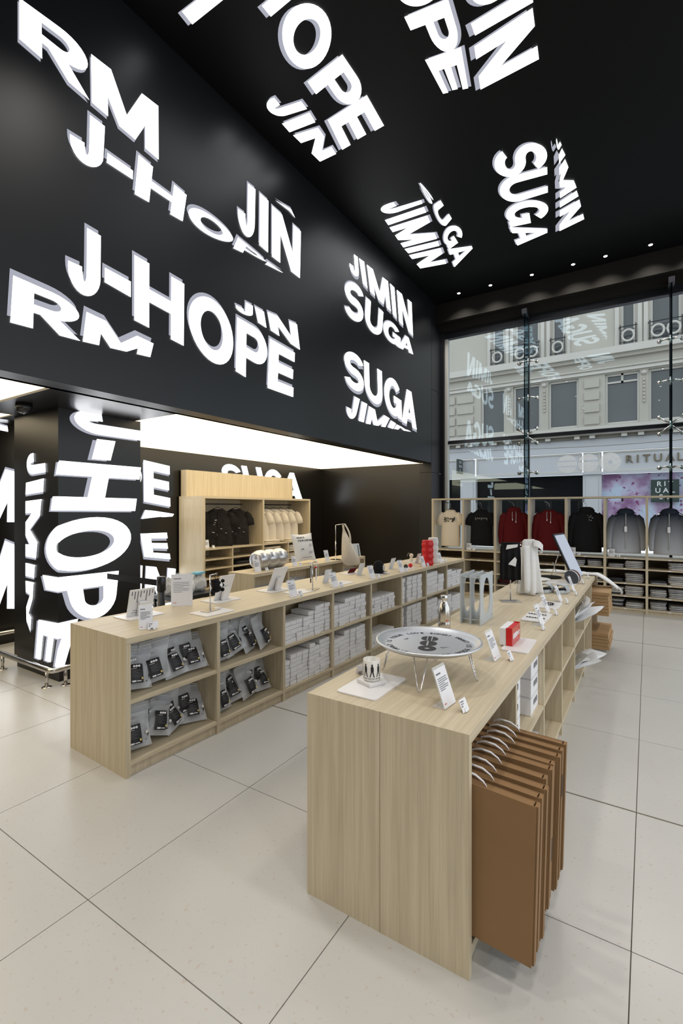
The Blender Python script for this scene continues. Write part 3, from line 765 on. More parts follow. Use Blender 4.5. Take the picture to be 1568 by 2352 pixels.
for k in range(7): lines.box(-.040, .012 - (k % 3) * .012, -.0675, -.066, .070 + k * .0065, .0715 + k * .0065)
lines_me = lines.mesh(False, 'text_lines')
bead_me = MB().lathe([(0.001, -.011), (.008, -.008), (.011, 0), (.008, .008), (.001, .011)], n=12).mesh(True)
plush_me = MB().lathe([(0.001, 0), (.05, .01), (.06, .05), (.045, .10), (.02, .12), (.001, .122)], n=14, sy=.45).mesh(True)
def pouch(p, k, rx, ry, rz, label, group):
    p = Vector(p) + Vector((0, 0, .095 * abs(math.sin(ry))))
    t = thing('zip_pouch', label, 'pouch', p, 0, group)
    t.rotation_euler = (Matrix.Rotation(rz, 3, 'Z') @ Matrix.Rotation(rx, 3, 'X') @ Matrix.Rotation(ry, 3, 'Y')).to_euler()
    obj('bag', pm[k % 6][0], 'pouch_film', t); obj('seam', pm[k % 6][1], 'white_cloth', t); obj('zip', pm[k % 6][2], 'white_cloth', t)
    obj('contents', plush_me, 'dark_cloth', t, loc=(.03, 0, .03))
    l = obj('label_card', lm, 'ink_black', t)
    obj('print', mark_me, 'white_card', l); obj('seal', seal_me, 'gold', l); obj('text_lines', lines_me, 'ink', l)
    if k % 3 == 0: obj('bead', bead_me, 'ceramic', t, loc=(.07, -.035, .09))
    return t
rnd = random.Random(11)
ORD = ('first', 'second', 'third', 'fourth', 'fifth', 'sixth', 'seventh', 'eighth', 'ninth')
for bay in (0, 1):
    for lev, z0 in ((1, 0.4855), (0, 0.0955)):
        where = '%s shelf, %s bay' % (('lower', 'upper')[lev], ('end', 'second')[bay])
        side = ('end panel', 'first divider')[bay]
        for k in range(4):        # front row, leaning back
            y = bay * PITCH + 0.135 + k * 0.158 + rnd.uniform(-.008, .008)
            x = -0.105 + rnd.uniform(-.02, .015)
            pouch(CL(x, y, z0 + .012), rnd.randrange(9), R(-rnd.uniform(16, 40)), R(rnd.uniform(-24, 24) * (.3 if k in (0, 3) else 1)), RC + R(90 + rnd.uniform(-24, 24)),
                  'grey zip pouch, %s in the front row from the %s, %s' % (ORD[k], side, where), 'grey zip pouches')
        for k in range(4):        # back row, fuller
            y = bay * PITCH + 0.15 + k * 0.148 + rnd.uniform(-.01, .01)
            pouch(CL(-0.195, y, z0 + .05), rnd.randrange(9), R(-rnd.uniform(4, 16)), R(rnd.uniform(-14, 14) * (.3 if k in (0, 3) else 1)), RC + R(90 + rnd.uniform(-16, 16)),
                  'grey zip pouch, %s in the back row from the %s, %s' % (ORD[k], side, where), 'grey zip pouches')

# ---------------------------------------------------------------- white product boxes in the long counter
def box_mesh(dx, dy, dz, b=0.0012):
    bm = bmesh.new(); bmesh.ops.create_cube(bm, size=1)
    for v in bm.verts: v.co = Vector((v.co.x * dx, v.co.y * dy, (v.co.z + .5) * dz))
    bmesh.ops.bevel(bm, geom=bm.edges[:], offset=b, segments=1, affect='EDGES')
    me = bpy.data.meshes.new('box'); bm.to_mesh(me); bm.free(); return me
def stack_boxes(bay, z0, cols, dy, dz, dx, y_start, kind, name='product_box', group='small white product boxes', xf=-0.02, first=0):
    me = box_mesh(dx, dy - .0065, dz - .0034, .0016)
    y = bay * PITCH + 0.018 + y_start
    for c_, n in enumerate(cols):
        cx = rnd.uniform(-.012, .004)
        for k in range(n):
            o = obj(name, me, 'white_box')
            p = CL(xf - dx / 2 + cx + rnd.uniform(-.010, .008), y + dy * (c_ + .5), z0 + .0008 + k * dz)
            o.location = p; o.rotation_euler = (0, 0, RC + rnd.uniform(-.012, .012))
            tag(o, '%s, column %s from the pouches end, %s up, %s shelf, %s bay' % (kind, ('one', 'two', 'three', 'four', 'five', 'six', 'seven', 'eight')[c_ + first], ORD[k], 'upper' if z0 > .3 else 'lower', ORD[bay]), 'box', group)
W1, W2 = 'small white box', 'narrow white box'
stack_boxes(2, .4855, [5, 5, 5, 5, 6, 7, 7, 7], .0885, .040, .22, 0, W1)
stack_boxes(2, .0955, [6, 7, 7, 7, 8, 7, 8, 8], .0885, .040, .22, 0, W1)
stack_boxes(3, .4855, [5, 5, 6, 6, 6, 6], .108, .045, .22, 0, W1)
stack_boxes(3, .0955, [6, 6, 7, 7, 7, 7], .108, .045, .22, 0, W1)
stack_boxes(4, .4855, [5, 5, 5, 5, 5, 5, 5], .083, .037, .20, 0, W2)
stack_boxes(4, .0955, [4, 4, 4, 4, 4, 4, 4], .083, .037, .20, 0, W2)
CG = 'white cartons at the far end of the long counter'
for z0 in (.4855, .0955):
    stack_boxes(5, z0, [6], .10, .055, .20, 0, 'white carton', 'white_carton', CG)
    stack_boxes(5, z0, [6, 6, 6], .14, .055, .20, .19, 'white carton', 'white_carton', CG, first=1)
    stack_boxes(6, z0, [5, 5, 4], .21, .062, .22, 0.02, 'broad white carton', 'white_carton', CG)
    stack_boxes(7, z0, [7, 6, 6], .21, .040, .22, 0.02, 'flat white carton', 'white_carton', CG)

# ---------------------------------------------------------------- signs, tags and acrylic plates
def up_lean(a): return Vector((-math.sin(R(a)), 0, math.cos(R(a))))
def lean_box(w_, h_, a, t=.002, y0=0, x0=0, z0=0.003, hoff=0):
    """upright sheet facing +x, leaning back by a degrees; base line along y"""
    u = up_lean(a); nrm = Vector((math.cos(R(a)), 0, math.sin(R(a))))
    return MB().obox(Vector((x0, y0, z0)) + u * (h_ / 2 + hoff), (0, 1, 0), u, nrm, w_ / 2, h_ / 2, t / 2)
def text_rows(w_, h_, a, rows, x_off=.0025):
    u = up_lean(a); nrm = Vector((math.cos(R(a)), 0, math.sin(R(a)))); mb = MB()
    for (f, l, th) in rows:   # fraction of height, line length fraction, thickness
        mb.obox(Vector((0, 0, .003)) + u * (h_ * f) + nrm * x_off + Vector((0, -w_ * (.40 - l * .4), 0)), (0, 1, 0), u, nrm, w_ * l * .4, th / 2, .0004)
    return mb
_sign = {}
def sign(p, rz, label, w_=.095, h_=.14, a=20, back=False, group=None):
    key = (w_, h_, a)
    t = thing('sign_holder', label, 'sign', p, rz, group)
    if key not in _sign:
        _sign[key] = (lean_box(w_ + .006, h_ + .010, a, .003).box(-.055, 0, -w_ / 2, w_ / 2, 0, .0025).mesh(),
                      lean_box(w_, h_, a, .0012, x0=.0025).mesh(),
                      text_rows(w_, h_, a, [(.86, .45, .006)] + [(.74 - k * .05, (.95, .9, .97, .6, .92, .88, .5)[k], .0025) for k in range(7)], .0040).mesh(),
                      text_rows(w_, h_, a, [(.10, .18, .004)], .0040).mesh())
    q = _sign[key]
    obj('acrylic_stand', q[0], 'clear_acrylic', t)
    c_ = obj('card', q[1], 'white_card', t)
    obj('print', q[2], 'ink', c_); obj('logo', q[3], 'ink_red', c_)
    return t
_tag = []
def price(p, rz, label, group=None):
    if not _tag:
        _tag.extend([lean_box(.05, .05, 25, .0012).mesh(), text_rows(.05, .05, 25, [(.8, .6, .004), (.62, .5, .003), (.45, .25, .005)], .0012).mesh(),
                     MB().box(-.02, .004, -.012, .012, 0, .003).obox((-.002, 0, .008), (0, 1, 0), up_lean(25), (1, 0, .4), .009, .007, .003).mesh()])
    t = thing('price_tag', label, 'price tag', p, rz, group)
    c_ = obj('card', _tag[0], 'white_card', t); obj('print', _tag[1], 'ink', c_); obj('clip', _tag[2], 'steel', t)
    return t
def plate(p, rz, label, w_=.26, d_=.18, th=.008, group='frosted acrylic display plates'):
    """rounded frosted plate, d_ along x, w_ along y"""
    r = .018
    poly = [(sx * (d_ / 2 - r) + r * math.cos(t), sy * (w_ / 2 - r) + r * math.sin(t)) for sx, sy, t0 in ((1, 1, 0), (-1, 1, 90), (-1, -1, 180), (1, -1, 270))
            for t in [R(t0 + k * 30) for k in range(4)]]
    o = obj('display_plate', MB().prism(poly, lambda u, v, t: (u, v, t), 0, th), 'acrylic_frost', loc=p, rot=(0, 0, rz))
    return tag(o, label, 'display plate', group)
EPS = .0008
TZ = TOPZ + EPS

# === oak counter with the round tray ===
plate((-1.07, 1.925, TZ), R(0), 'large frosted plate under the white mug', .315, .20, .006)
blk = tag(obj('display_block', MB().prism([(.055 * math.cos(t + .4) * 1.25, .055 * math.sin(t + .4) * 1.25) for t in [R(k * 90) for k in range(4)]], lambda u, v, t: (u, v, t), 0, .016),
              'acrylic_frost', loc=(-1.08, 1.935, TZ + .0068), bevel=.002), 'clear block raising the white mug above its plate', 'display block')
mg = thing('mug', 'white mug printed with black walking figures', 'mug', (-1.08, 1.935, TZ + .0236))
obj('cup', MB().lathe([(.034, 0), (.0385, .003), (.0395, .02), (.0395, .094), (.0375, .096), (.036, .094), (.036, .012), (.001, .008)], n=40), 'ceramic', mg, True)
hd = MB().tube([(-.036, .015, .075), (-.056, .03, .078), (-.066, .036, .05), (-.054, .03, .022), (-.037, .016, .022)], .006, 8)
obj('handle', hd, 'ceramic', mg, True)
def walker(k, ang):
    """little striding silhouette wrapped on the mug"""
    mb = MB(); r = .0400
    W3 = lambda u, v: (r * math.cos(ang + u / r), r * math.sin(ang + u / r), v)
    for poly in ([(-.0035, .072), (.0035, .072), (.004, .079), (0, .082), (-.004, .079)], [(-.006, .048), (.006, .048), (.0065, .068), (.003, .072), (-.003, .072), (-.0065, .066)],
                 [(-.005, .049), (.001, .049), (-.007, .022), (-.011, .022)], [(-.001, .049), (.006, .049), (.0115, .022), (.007, .022)],
                 [(.006, .0225), (.014, .0225), (.012, .026), (.008, .026)], [(-.013, .0225), (-.006, .0225), (-.008, .026)], [(.005, .066), (.008, .062), (.0075, .046), (.005, .047)]):
        n = len(poly)
        mb.add([W3(u, v) for u, v in poly], [tuple(range(n))])
    return mb
for k in range(6): obj('figure_print', walker(k, R(-150 + k * 46)), 'ink_black', mg)
cap_ = MB()
for k in range(30):
    if k % 5 != 4:
        a0 = R(-135 + k * 5.0)
        cap_.add([(.0400 * math.cos(a0 + d), .0400 * math.sin(a0 + d), z) for d, z in ((0, .013), (.06, .013), (.06, .0165), (0, .0165))], [(0, 1, 2, 3)])
obj('caption_print', cap_, 'ink_black', mg)
price((-1.20, 2.03, TZ), R(150), 'price tag turned away beside the white mug')

tr = thing('tray_table', 'round aluminium tray on wire hairpin legs, black lettering inside', 'tray table', (-0.903, 2.187, TZ))
RT = .256
obj('tray', MB().lathe([(.001, .158), (.205, .158), (.225, .160), (.243, .176), (.25, .180), (.256, .178), (.257, .172), (.252, .168), (.246, .168), (.232, .155), (.21, .152), (.001, .152)], n=72), 'aluminium', tr, True)
for k, ang in enumerate((-78, 12, 103, 193)):
    a = R(ang); d = Vector((math.cos(a), math.sin(a), 0)); s_ = Vector((-math.sin(a), math.cos(a), 0))
    foot = d * .225
    pts = [d * .19 + s_ * .032 + Vector((0, 0, .15)), foot + s_ * .008 + Vector((0, 0, .012)), foot + d * .008 + Vector((0, 0, .003)), foot - s_ * .008 + Vector((0, 0, .012)), d * .19 - s_ * .032 + Vector((0, 0, .15))]
    l = obj('leg', MB().tube(pts, .0028, 8), 'chrome', tr, True)
    obj('bracket', MB().obox(d * .19 + Vector((0, 0, .149)), d, s_, (0, 0, 1), .008, .05, .003), 'chrome', l)
def tray_text(txt, a0, a1, rad, size):
    n = len(txt)
    for i, ch in enumerate(txt):
        if ch == ' ': continue
        a = R(a0 + (a1 - a0) * i / (n - 1))
        me = text_mesh(ch, size, .0003)
        move_mesh(me, Matrix.Translation((rad * math.cos(a), rad * math.sin(a), .1588)) @ Matrix.Rotation(a - PI / 2, 4, 'Z'))
        obj('lettering', me, 'ink_black', tr)
tray_text('WHAT IS YOUR LOVE SONG?', 62, -108, .180, .035)
tray_text('WHAT IS YOUR LOVE SONG?', 242, 78, .180, .035)
def disc_logo(fn, r, t0, t1):
    """row of three striped discs: two barred, one with a hole"""
    out = []
    for k in range(3):
        mb = MB(); xc = (k - 1) * r * 2.02
        if k < 2:
            for b in ((-r, -.32 * r), (-.2 * r, .2 * r), (.32 * r, r)) if k == 0 else ((-r, -.2 * r), (.0, r)):
                mb.prism(band(r, b[0], b[1], 6), lambda u, v, t, xc=xc: fn(xc + u, v, t), t0, t1)
        else:
            n = 24
            for i in range(n):
                a, b = 2 * PI * i / n, 2 * PI * (i + 1) / n
                mb.prism([(.28 * r * math.cos(a), .28 * r * math.sin(a)), (r * math.cos(a), r * math.sin(a)), (r * math.cos(b), r * math.sin(b)), (.28 * r * math.cos(b), .28 * r * math.sin(b))],
                         lambda u, v, t, xc=xc: fn(xc + u, v, t), t0, t1)
        out.append(mb)
    return out
ca, sa = math.cos(R(-72)), math.sin(R(-72))
for mb in disc_logo(lambda u, v, t: (.0 + ca * u - sa * v, .0 + sa * u + ca * v, t), .043, .1584, .1590):
    obj('emblem', mb, 'ink_black', tr)
obj('small_print', MB().box(-.13, -.118, .02, .03, .1584, .159).box(-.134, -.115, .004, .012, .1584, .159), 'ink', tr)
obj('small_print', MB().box(.075, .095, -.04, -.037, .1584, .159).box(.075, .10, -.03, -.027, .1584, .159).box(.09, .11, -.02, -.017, .1584, .159), 'ink', tr)

sign((-0.688, 1.895, TZ), R(-6), 'tall white card in a clear stand before the round tray', .10, .155, 20)
price((-0.612, 1.875, TZ), R(-10), 'price tag beside the card before the round tray')
sign((-0.684, 2.62, TZ), R(-4), 'white card in a clear stand between the tray and red box', .10, .15, 20)
price((-0.612, 2.645, TZ), R(-6), 'price tag standing before the red and white box')
plate((-0.645, 2.965, TZ), R(2), 'frosted plate under the red and white box', .32, .15)
rb = thing('gift_box', 'white box in a red clear sleeve with white logo', 'box', (-0.705, 2.99, TZ + .0088))
obj('carton', MB().box(-.038, .0, -.10, .10, 0, .10), 'white_card', rb, bevel=.002)
obj('sleeve', MB().box(.0005, .034, -.102, .102, -.0, .098), 'red', rb, bevel=.001)
obj('sleeve_front', MB().box(.0342, .036, -.102, .102, 0, .104).box(.0, .034, -.102, -.1015, .098, .104).box(0, .034, .1015, .102, .098, .104), 'red_gloss', rb)
for mb in disc_logo(lambda u, v, t: (t, -.03 + u, .052 + v), .017, .0362, .0372): obj('emblem', mb, 'white_card', rb)
for s_, y in (('!', .022), ('AIR', .052)):
    obj('lettering', move_mesh(text_mesh(s_, .04, .0005), Matrix.Translation((.0368, y, .038)) @ Matrix.Rotation(R(90), 4, 'Z') @ Matrix.Rotation(R(90), 4, 'X')), 'white_card', rb)

bt = thing('water_bottle', 'brushed steel water bottle behind the round tray', 'bottle', (-1.15, 3.06, TZ))
obj('body', MB().lathe([(.001, 0), (.037, 0), (.041, .004), (.041, .06), (.039, .064), (.041, .068), (.041, .125), (.0385, .15), (.029, .178), (.0215, .192), (.020, .205), (.001, .206)], n=32), 'steel', bt, True)
obj('cap', MB().lathe([(.0215, .204), (.0235, .206), (.0235, .234), (.021, .238), (.001, .2385)], n=28), 'chrome', bt, True)
obj('label_print', MB().grid(6, 1, lambda u, v: (.0414 * math.cos(-1.0 + u * .5), .0414 * math.sin(-1.0 + u * .5), .07 + v * .008)), 'ink_red', bt)

rk = thing('record_rack', 'grey acrylic record rack with oval cutouts', 'rack', (-1.056, 3.475, TZ))
def rack_panel():
    n = 32; mb = MB()
    yo, zo, hw, hh = 0, .190, .085, .130
    ov = [(yo + hw * math.cos(2 * PI * k / n), zo + hh * math.sin(2 * PI * k / n)) for k in range(n)]
    def out(k):
        c_, s_ = math.cos(2 * PI * k / n), math.sin(2 * PI * k / n); f = 1 / max(abs(c_), abs(s_))
        return (c_ * f * .16, .175 + s_ * f * .175)
    for k in range(n):
        q = (k + 1) % n
        mb.prism([out(k), out(q), ov[q], ov[k]], lambda u, v, t: (t, u, v), -.003, .003)
    return mb.mesh()
rp = rack_panel()
for x in (-.070, 0, .070): obj('panel', rp, 'rack_grey', rk, loc=(x, 0, 0))
for y, z in ((-.14, .33), (.14, .335), (-.13, .03), (.13, .03)):
    obj('rod', MB().tube([(-.075, y, z), (.078, y, z)], .005, 8), 'rack_grey', rk, True)

def t_stand(p, rz, label, h, arm=.09, one=False, base=.085):
    t = thing('display_stand', label, 'display stand', p, rz)
    obj('base', MB().box(-base * .6, base * .6, -base, base, 0, .007), 'steel', t, bevel=.001)
    obj('pole', MB().tube([(0, 0, .007), (0, 0, h)], .006, 10), 'chrome', t, True)
    obj('arm', MB().tube([(0, 0 if one else -arm, h), (0, arm, h)], .005, 10).lathe([(.001, -.009), (.009, -.007), (.009, .007), (.001, .009)], (0, arm, h), 10), 'chrome', t, True)
    return t
def drape(label, name, p, rz, w_, h_, mat, th=.03, fringe=0, split=.0, folds=3, cat='scarf', group=None):
    """cloth hung over an arm: two falls, hanging from its top line along y"""
    t = thing(name, label, cat, p, rz, group)
    for sgn, hh in ((1, h_), (-1, h_ * (1 - split))):
        def fn(u, v, sgn=sgn, hh=hh):
            x = sgn * (.006 + th * min(1, v * 2.5) * .5) + .011 * math.sin(u * PI * 2 * folds + sgn) * min(1, v * 2)
            if v == 0: x = sgn * .005
            return (x, (u - .5) * w_ * (1 + .06 * v * math.sin(3 * u)), -v * hh)
        obj('fall', MB().grid(18, 12, fn, .002), mat, t, True)
        if fringe:
            mb = MB()
            for k in range(16):
                b = fn((k + .5) / 16, 1); mb.tube([b, (b[0] + .004 * math.sin(k * 2.), b[1] + .005 * math.sin(k * 5.), b[2] - fringe)], .0016, 4)
            obj('fringe', mb, mat, t)
    obj('fold', MB().tube([(0, -w_ / 2, 0), (0, 0, .003), (0, w_ / 2, 0)], .010, 8), mat, t, True)
    return t
t_stand((-1.02, 4.335, TZ), R(-58), 'chrome display stand holding the black scarf', .50, .085)
sc = drape('black fringed scarf with white print hung over a chrome stand', 'scarf', (-1.02, 4.335, TZ + .513), R(-58), .165, .32, 'black_cloth', fringe=.035)
obj('print', MB().prism([(-.03, -.18), (.035, -.20), (.045, -.14), (.03, -.115), (-.005, -.15)], lambda u, v, t: (t, u, v), .0325, .034), 'white_cloth', sc)
obj('print', MB().prism([(-.05, -.05), (.05, -.03), (.055, -.005), (-.04, -.01)], lambda u, v, t: (t, u, v), .0325, .034), 'white_cloth', sc)
t_stand((-0.955, 4.80, TZ), R(-50), 'chrome display stand under the long white scarf', .50, .085)
ws = thing('scarf', 'long white scarf draped like a cape over a chrome stand', 'scarf', (-0.955, 4.80, TZ + .013), R(-50))
NR = 40
obj('cape', MB().rings([[((.018 + .045 * q) * math.cos(a_) * (1 + .55 * q * math.sin(a_ * 5 + q * 2)), w_ * math.sin(a_) * (1 + .14 * q * math.sin(a_ * 6 + 1)), z_) for a_ in [2 * PI * i / NR for i in range(NR)]]
     for q, w_, z_ in ((1, .125, 0), (.95, .122, .02), (.7, .10, .20), (.45, .085, .36), (.2, .072, .46), (.1, .066, .50), (0, .05, .515))]), 'white_cloth', ws, True)
obj('flap', MB().grid(8, 8, lambda u, v: (.03 + .03 * v + .012 * math.sin(u * 4), .03 + .10 * u - .02 * v, .51 - .05 * u * u - .06 * v), .003), 'white_cloth', ws, True)
obj('tail', MB().grid(6, 14, lambda u, v: (.055 + .03 * v + .008 * math.sin(u * 5), -.055 + (u - .5) * .07, .46 - .44 * v), .003), 'white_cloth', ws, True)

for (x, y, w_, d_, lab) in ((-.70, 3.80, .34, .17, 'frosted plate carrying two hair clips beyond the red box'), (-.70, 4.33, .30, .17, 'frosted plate carrying a dark beaded bracelet')):
    plate((x, y, TZ), 0, lab, w_, d_)
for k, (x, y) in enumerate(((-.70, 3.74), (-.71, 3.87))):
    mb = MB()
    for i in range(7): mb.lathe([(.001, -.004), (.007, 0), (.001, .004)], (x + (i - 3) * .02, y + .004 * math.sin(i * 2), TZ + .0128), 8)
    mb.tube([(x - .062, y, TZ + .011), (x + .065, y, TZ + .011)], .002, 6)
    tag(obj('hair_clip', mb, 'ink_black'), ('dark hair clip on the plate, nearer the red box', 'dark hair clip on the plate, nearer the bracelet')[k], 'hair clip')
mb = MB()
for i in range(12): mb.lathe([(.001, -.007), (.009, 0), (.001, .007)], (-.70 + .03 * math.cos(i * .52), 4.33 + .045 * math.sin(i * .52), TZ + .0160), 8)
tag(obj('bracelet', mb, 'ink_black'), 'dark beaded bracelet lying on a frosted plate', 'bracelet')
SG = 'cards in clear stands along the tray counter'
for (x, y, lab) in ((-.62, 3.57, 'card in a clear stand beside the hair clips'), (-.655, 4.02, 'card in a clear stand between the hair clips and bracelet'),
                    (-.64, 4.56, 'card in a clear stand before the padded slippers'), (-.62, 5.25, 'card in a clear stand beyond the padded slippers')):
    sign((x, y, TZ), R(-4), lab, .095, .14, 20, group=SG)
for (x, y, lab) in ((-.585, 3.43, 'crumpled clear price tag before the hair clips plate'), (-.585, 3.97, 'price tag by the counter edge beside the hair clips'), (-.575, 4.50, 'price tag by the counter edge before the slippers'),
                    (-.56, 4.98, 'price tag by the counter edge beside the slippers'), (-.585, 5.80, 'price tag by the counter edge below the leaning screen'), (-.58, 6.3, 'price tag by the counter edge near the white fringed scarf')):
    price((x, y, TZ), R(-4), lab, 'price tags along the tray counter')
# padded slippers
def slipper(p, rz, label):
    t = thing('slipper', label, 'slipper', p, rz, 'padded grey slippers')
    def foot(u): return .052 * (math.sin(PI * (.08 + .84 * u)) ** .45)
    def ring(z, k):
        return [(-.13 + .26 * (.5 - .5 * math.cos(a)) if True else 0, k * foot(.5 - .5 * math.cos(a)) * (1 if a < PI else -1) * abs(math.sin(a)) ** .5, z) for a in [2 * PI * i / 24 for i in range(24)]]
    obj('sole', MB().rings([ring(0, .95), ring(.008, 1.05), ring(.028, 1.05), ring(.034, .95)]), 'rack_grey', t, True)
    obj('footbed', MB().rings([ring(.0345, .85), ring(.037, .8)]), 'dark_cloth', t)
    def strap(u, v):
        a = PI * u; puff = .006 * abs(math.sin(v * PI * 3))
        return (-.07 + v * .095, -.06 * math.cos(a), .03 + (.052 + puff) * math.sin(a) ** .8)
    obj('strap', MB().grid(16, 12, strap, None).grid(16, 12, lambda u, v: tuple(Vector(strap(u, v)) * .93 + Vector((0, 0, .0)))), 'silver_grey', t, True)
    return t
slipper((-.835, 5.05, TZ), R(84), 'left padded grey slipper beside the long white scarf')
slipper((-.70, 5.08, TZ), R(78), 'right padded grey slipper beside the price tag')
plate((-.80, 5.75, TZ), 0, 'frosted plate before the stacked flat discs', .30, .30)
# hand fans: round flat discs leaning in a fan
for k in range(4):
    o = obj('round_fan', MB().lathe([(.001, -.002), (.075, -.002), (.08, 0), (.075, .002), (.001, .002)], n=32), ('dark_cloth', 'rack_grey', 'maroon_cloth', 'rack_grey')[k],
            loc=(-.70 + .004 * k, 5.72 + .055 * k, TZ + .070), rot=(R(62), 0, R(40)))
    tag(o, ('dark round fan, first of four leaning below the screen', 'grey round fan, second of four leaning below the screen', 'reddish round fan, third of four leaning below the screen', 'grey round fan, last of four leaning below the screen')[k], 'fan', 'round fans leaning below the screen')
# leaning screen
scn = thing('leaning_screen', 'white screen with black frame leaning at the far end of the tray counter', 'screen', (-.70, 6.27, TZ), R(-8))
obj('frame', lean_box(.40, .56, 24, .02, z0=.006), 'black_metal', scn)
obj('display', lean_box(.37, .53, 24, .002, x0=.0115, z0=.019), 'screen_glow', scn)
obj('easel', MB().tube([(-.20, 0, .30), (-.30, 0, .006)], .006, 8).tube([(-.20, 0, .30), (-.13, 0, .29)], .006, 8), 'chrome', scn, True)
# dishes and record discs at the far left
for k, (x, y, r_, mt, lab) in enumerate(((-1.06, 5.35, .085, 'steel', 'small round steel dish before the flat fabric fans'), (-1.08, 5.85, .15, 'white_cloth', 'white round fabric fan lying flat on the counter'),
                                         (-.98, 6.12, .13, 'black_cloth', 'black round fabric fan lying flat on the counter'))):
    tag(obj('flat_dish', MB().lathe([(.001, 0), (r_ * .85, 0), (r_, .012), (r_ * .97, .014), (r_ * .82, .004), (.001, .004)], n=30), mt, loc=(x, y, TZ), smooth=True), lab, 'dish')
sign((-1.06, 5.36, TZ + .0052), R(-4), 'card in a clear stand on the small steel dish', .03, .15, 18)
sign((-.95, 6.42, TZ), R(-4), 'narrow card in a clear stand behind the black fabric fan', .03, .15, 18)
# white fringed scarf laid across the far end and over the edge
sf = thing('scarf', 'white fringed scarf laid across the counter end, falling over the edge', 'scarf', (0, 0, 0))
def lay(u, v):
    x = -1.22 + u * .92; y = 6.66 + (v - .5) * .20 + .02 * math.sin(u * 7)
    z = TZ + .02 + .012 * math.sin(PI * v) + .004 * math.sin(u * 20 + v * 5)
    if x > -.53: z -= (x + .53) ** 1.35 * 1.15
    return (x, y, z)
obj('cloth', MB().grid(40, 8, lay, -.018), 'white_cloth', sf, True)
mb = MB()
for k in range(20):
    b = lay(1, (k + .5) / 20); mb.tube([b, (b[0] + .03, b[1] + .006 * math.sin(k * 3), b[2] - .035), (b[0] + .035 + .01 * math.sin(k * 2.1), b[1], b[2] - .075)], .002, 4)
obj('fringe', mb, 'pale_cloth', sf)
for (u, v) in ((.50, .5), (.57, .6), (.64, .45)): p = lay(u, v); obj('print', MB().box(p[0] - .02, p[0] + .03, p[1] - .012, p[1] + .016, p[2] + .001, p[2] + .004), 'ink_black', sf)

# --- first bay: flat brown folders on white hooped handles
fg = 'flat brown cardboard folders hung in the first bay'
for k in range(9):
    pf = random.Random(k + 40)
    W_ = .545 + pf.uniform(-.012, .010) + (.012 if k > 6 else 0)
    zt = .140 + pf.uniform(-.004, .004)
    t = thing('garment_folder', 'flat brown cardboard folder with white handle, %s from the end panel' % ORD[k], 'folder', TL_(-.335, .078 + k * .0655, zt), R(-1.5 + pf.uniform(-1.2, 1.2)), fg)
    t.rotation_euler[1] = R(1.6)
    HF = .560
    obj('front_board', MB().box(0, W_, -.022, -.019, 0, HF), 'cardboard', t)
    obj('rear_board', MB().box(0, W_ + .004, .018, .021, 0, HF - .004), 'cardboard', t)
    obj('edge_flap', MB().box(W_ - .006, W_ + .006, -.013, .016, .003, HF - .003), 'cardboard', t)
    obj('top_flap', MB().box(.01, W_ - .012, -.0185, .0175, HF - .012, HF - .005), 'cardboard', t)
    if k in (3, 5, 7): obj('finger_slot', MB().box(W_ + .0062, W_ + .0072, -.010, .008, .36 - .2 * (k == 5), .45 - .2 * (k == 5)), 'ink_black', t)
    cx_ = .305 + pf.uniform(-.006, .006)
    obj('handle', MB().tube([(cx_ - .062, 0, HF - .006), (cx_ - .055, 0, HF + .014), (cx_ - .02, 0, HF + .026), (cx_ + .02, 0, HF + .024), (cx_ + .05, 0, HF + .010), (cx_ + .064, 0, HF - .006)], [.002, .0035, .0045, .0045, .0035, .002], 8), 'white_card', t, True)

# --- second bay: white cartons with disc emblem
def logo_carton(p, rz, dx, dy, dz, label):
    t = thing('logo_carton', label, 'carton', p, rz, 'white cartons with disc emblem')
    obj('carton', MB().box(-dx, 0, 0, dy, 0, dz), 'white_box', t, bevel=.002)
    obj('lid_line', MB().box(-dx, .0006, -.0004, dy, dz - .004, dz - .002), 'ink', t)
    for mb in disc_logo(lambda u, v, tt: (tt, dy * .55 + u * 1.0, dz * .55 + v), .018, .0006, .0012): obj('emblem', mb, 'ink', t)
    return t
for k in range(3): logo_carton(TL_(-.035, 1.258 + .003 * k, .4865 + k * .1085), 0, .28, .226, .107, 'white carton with disc emblem, %s of three beside the clear packs' % ('lowest', 'middle', 'topmost')[k])
for k in range(3): logo_carton(TL_(-.040, .768 + .003 * k, .4865 + k * .1085), 0, .28, .228, .107, 'white carton with disc emblem, %s of three against the folder bay' % ('lowest', 'middle', 'topmost')[k])
for k in range(2): logo_carton(TL_(-.035, 1.255, .0965 + k * .1085), 0, .28, .226, .107, 'white carton with disc emblem, %s of two on the lower shelf' % ('lower', 'upper')[k])
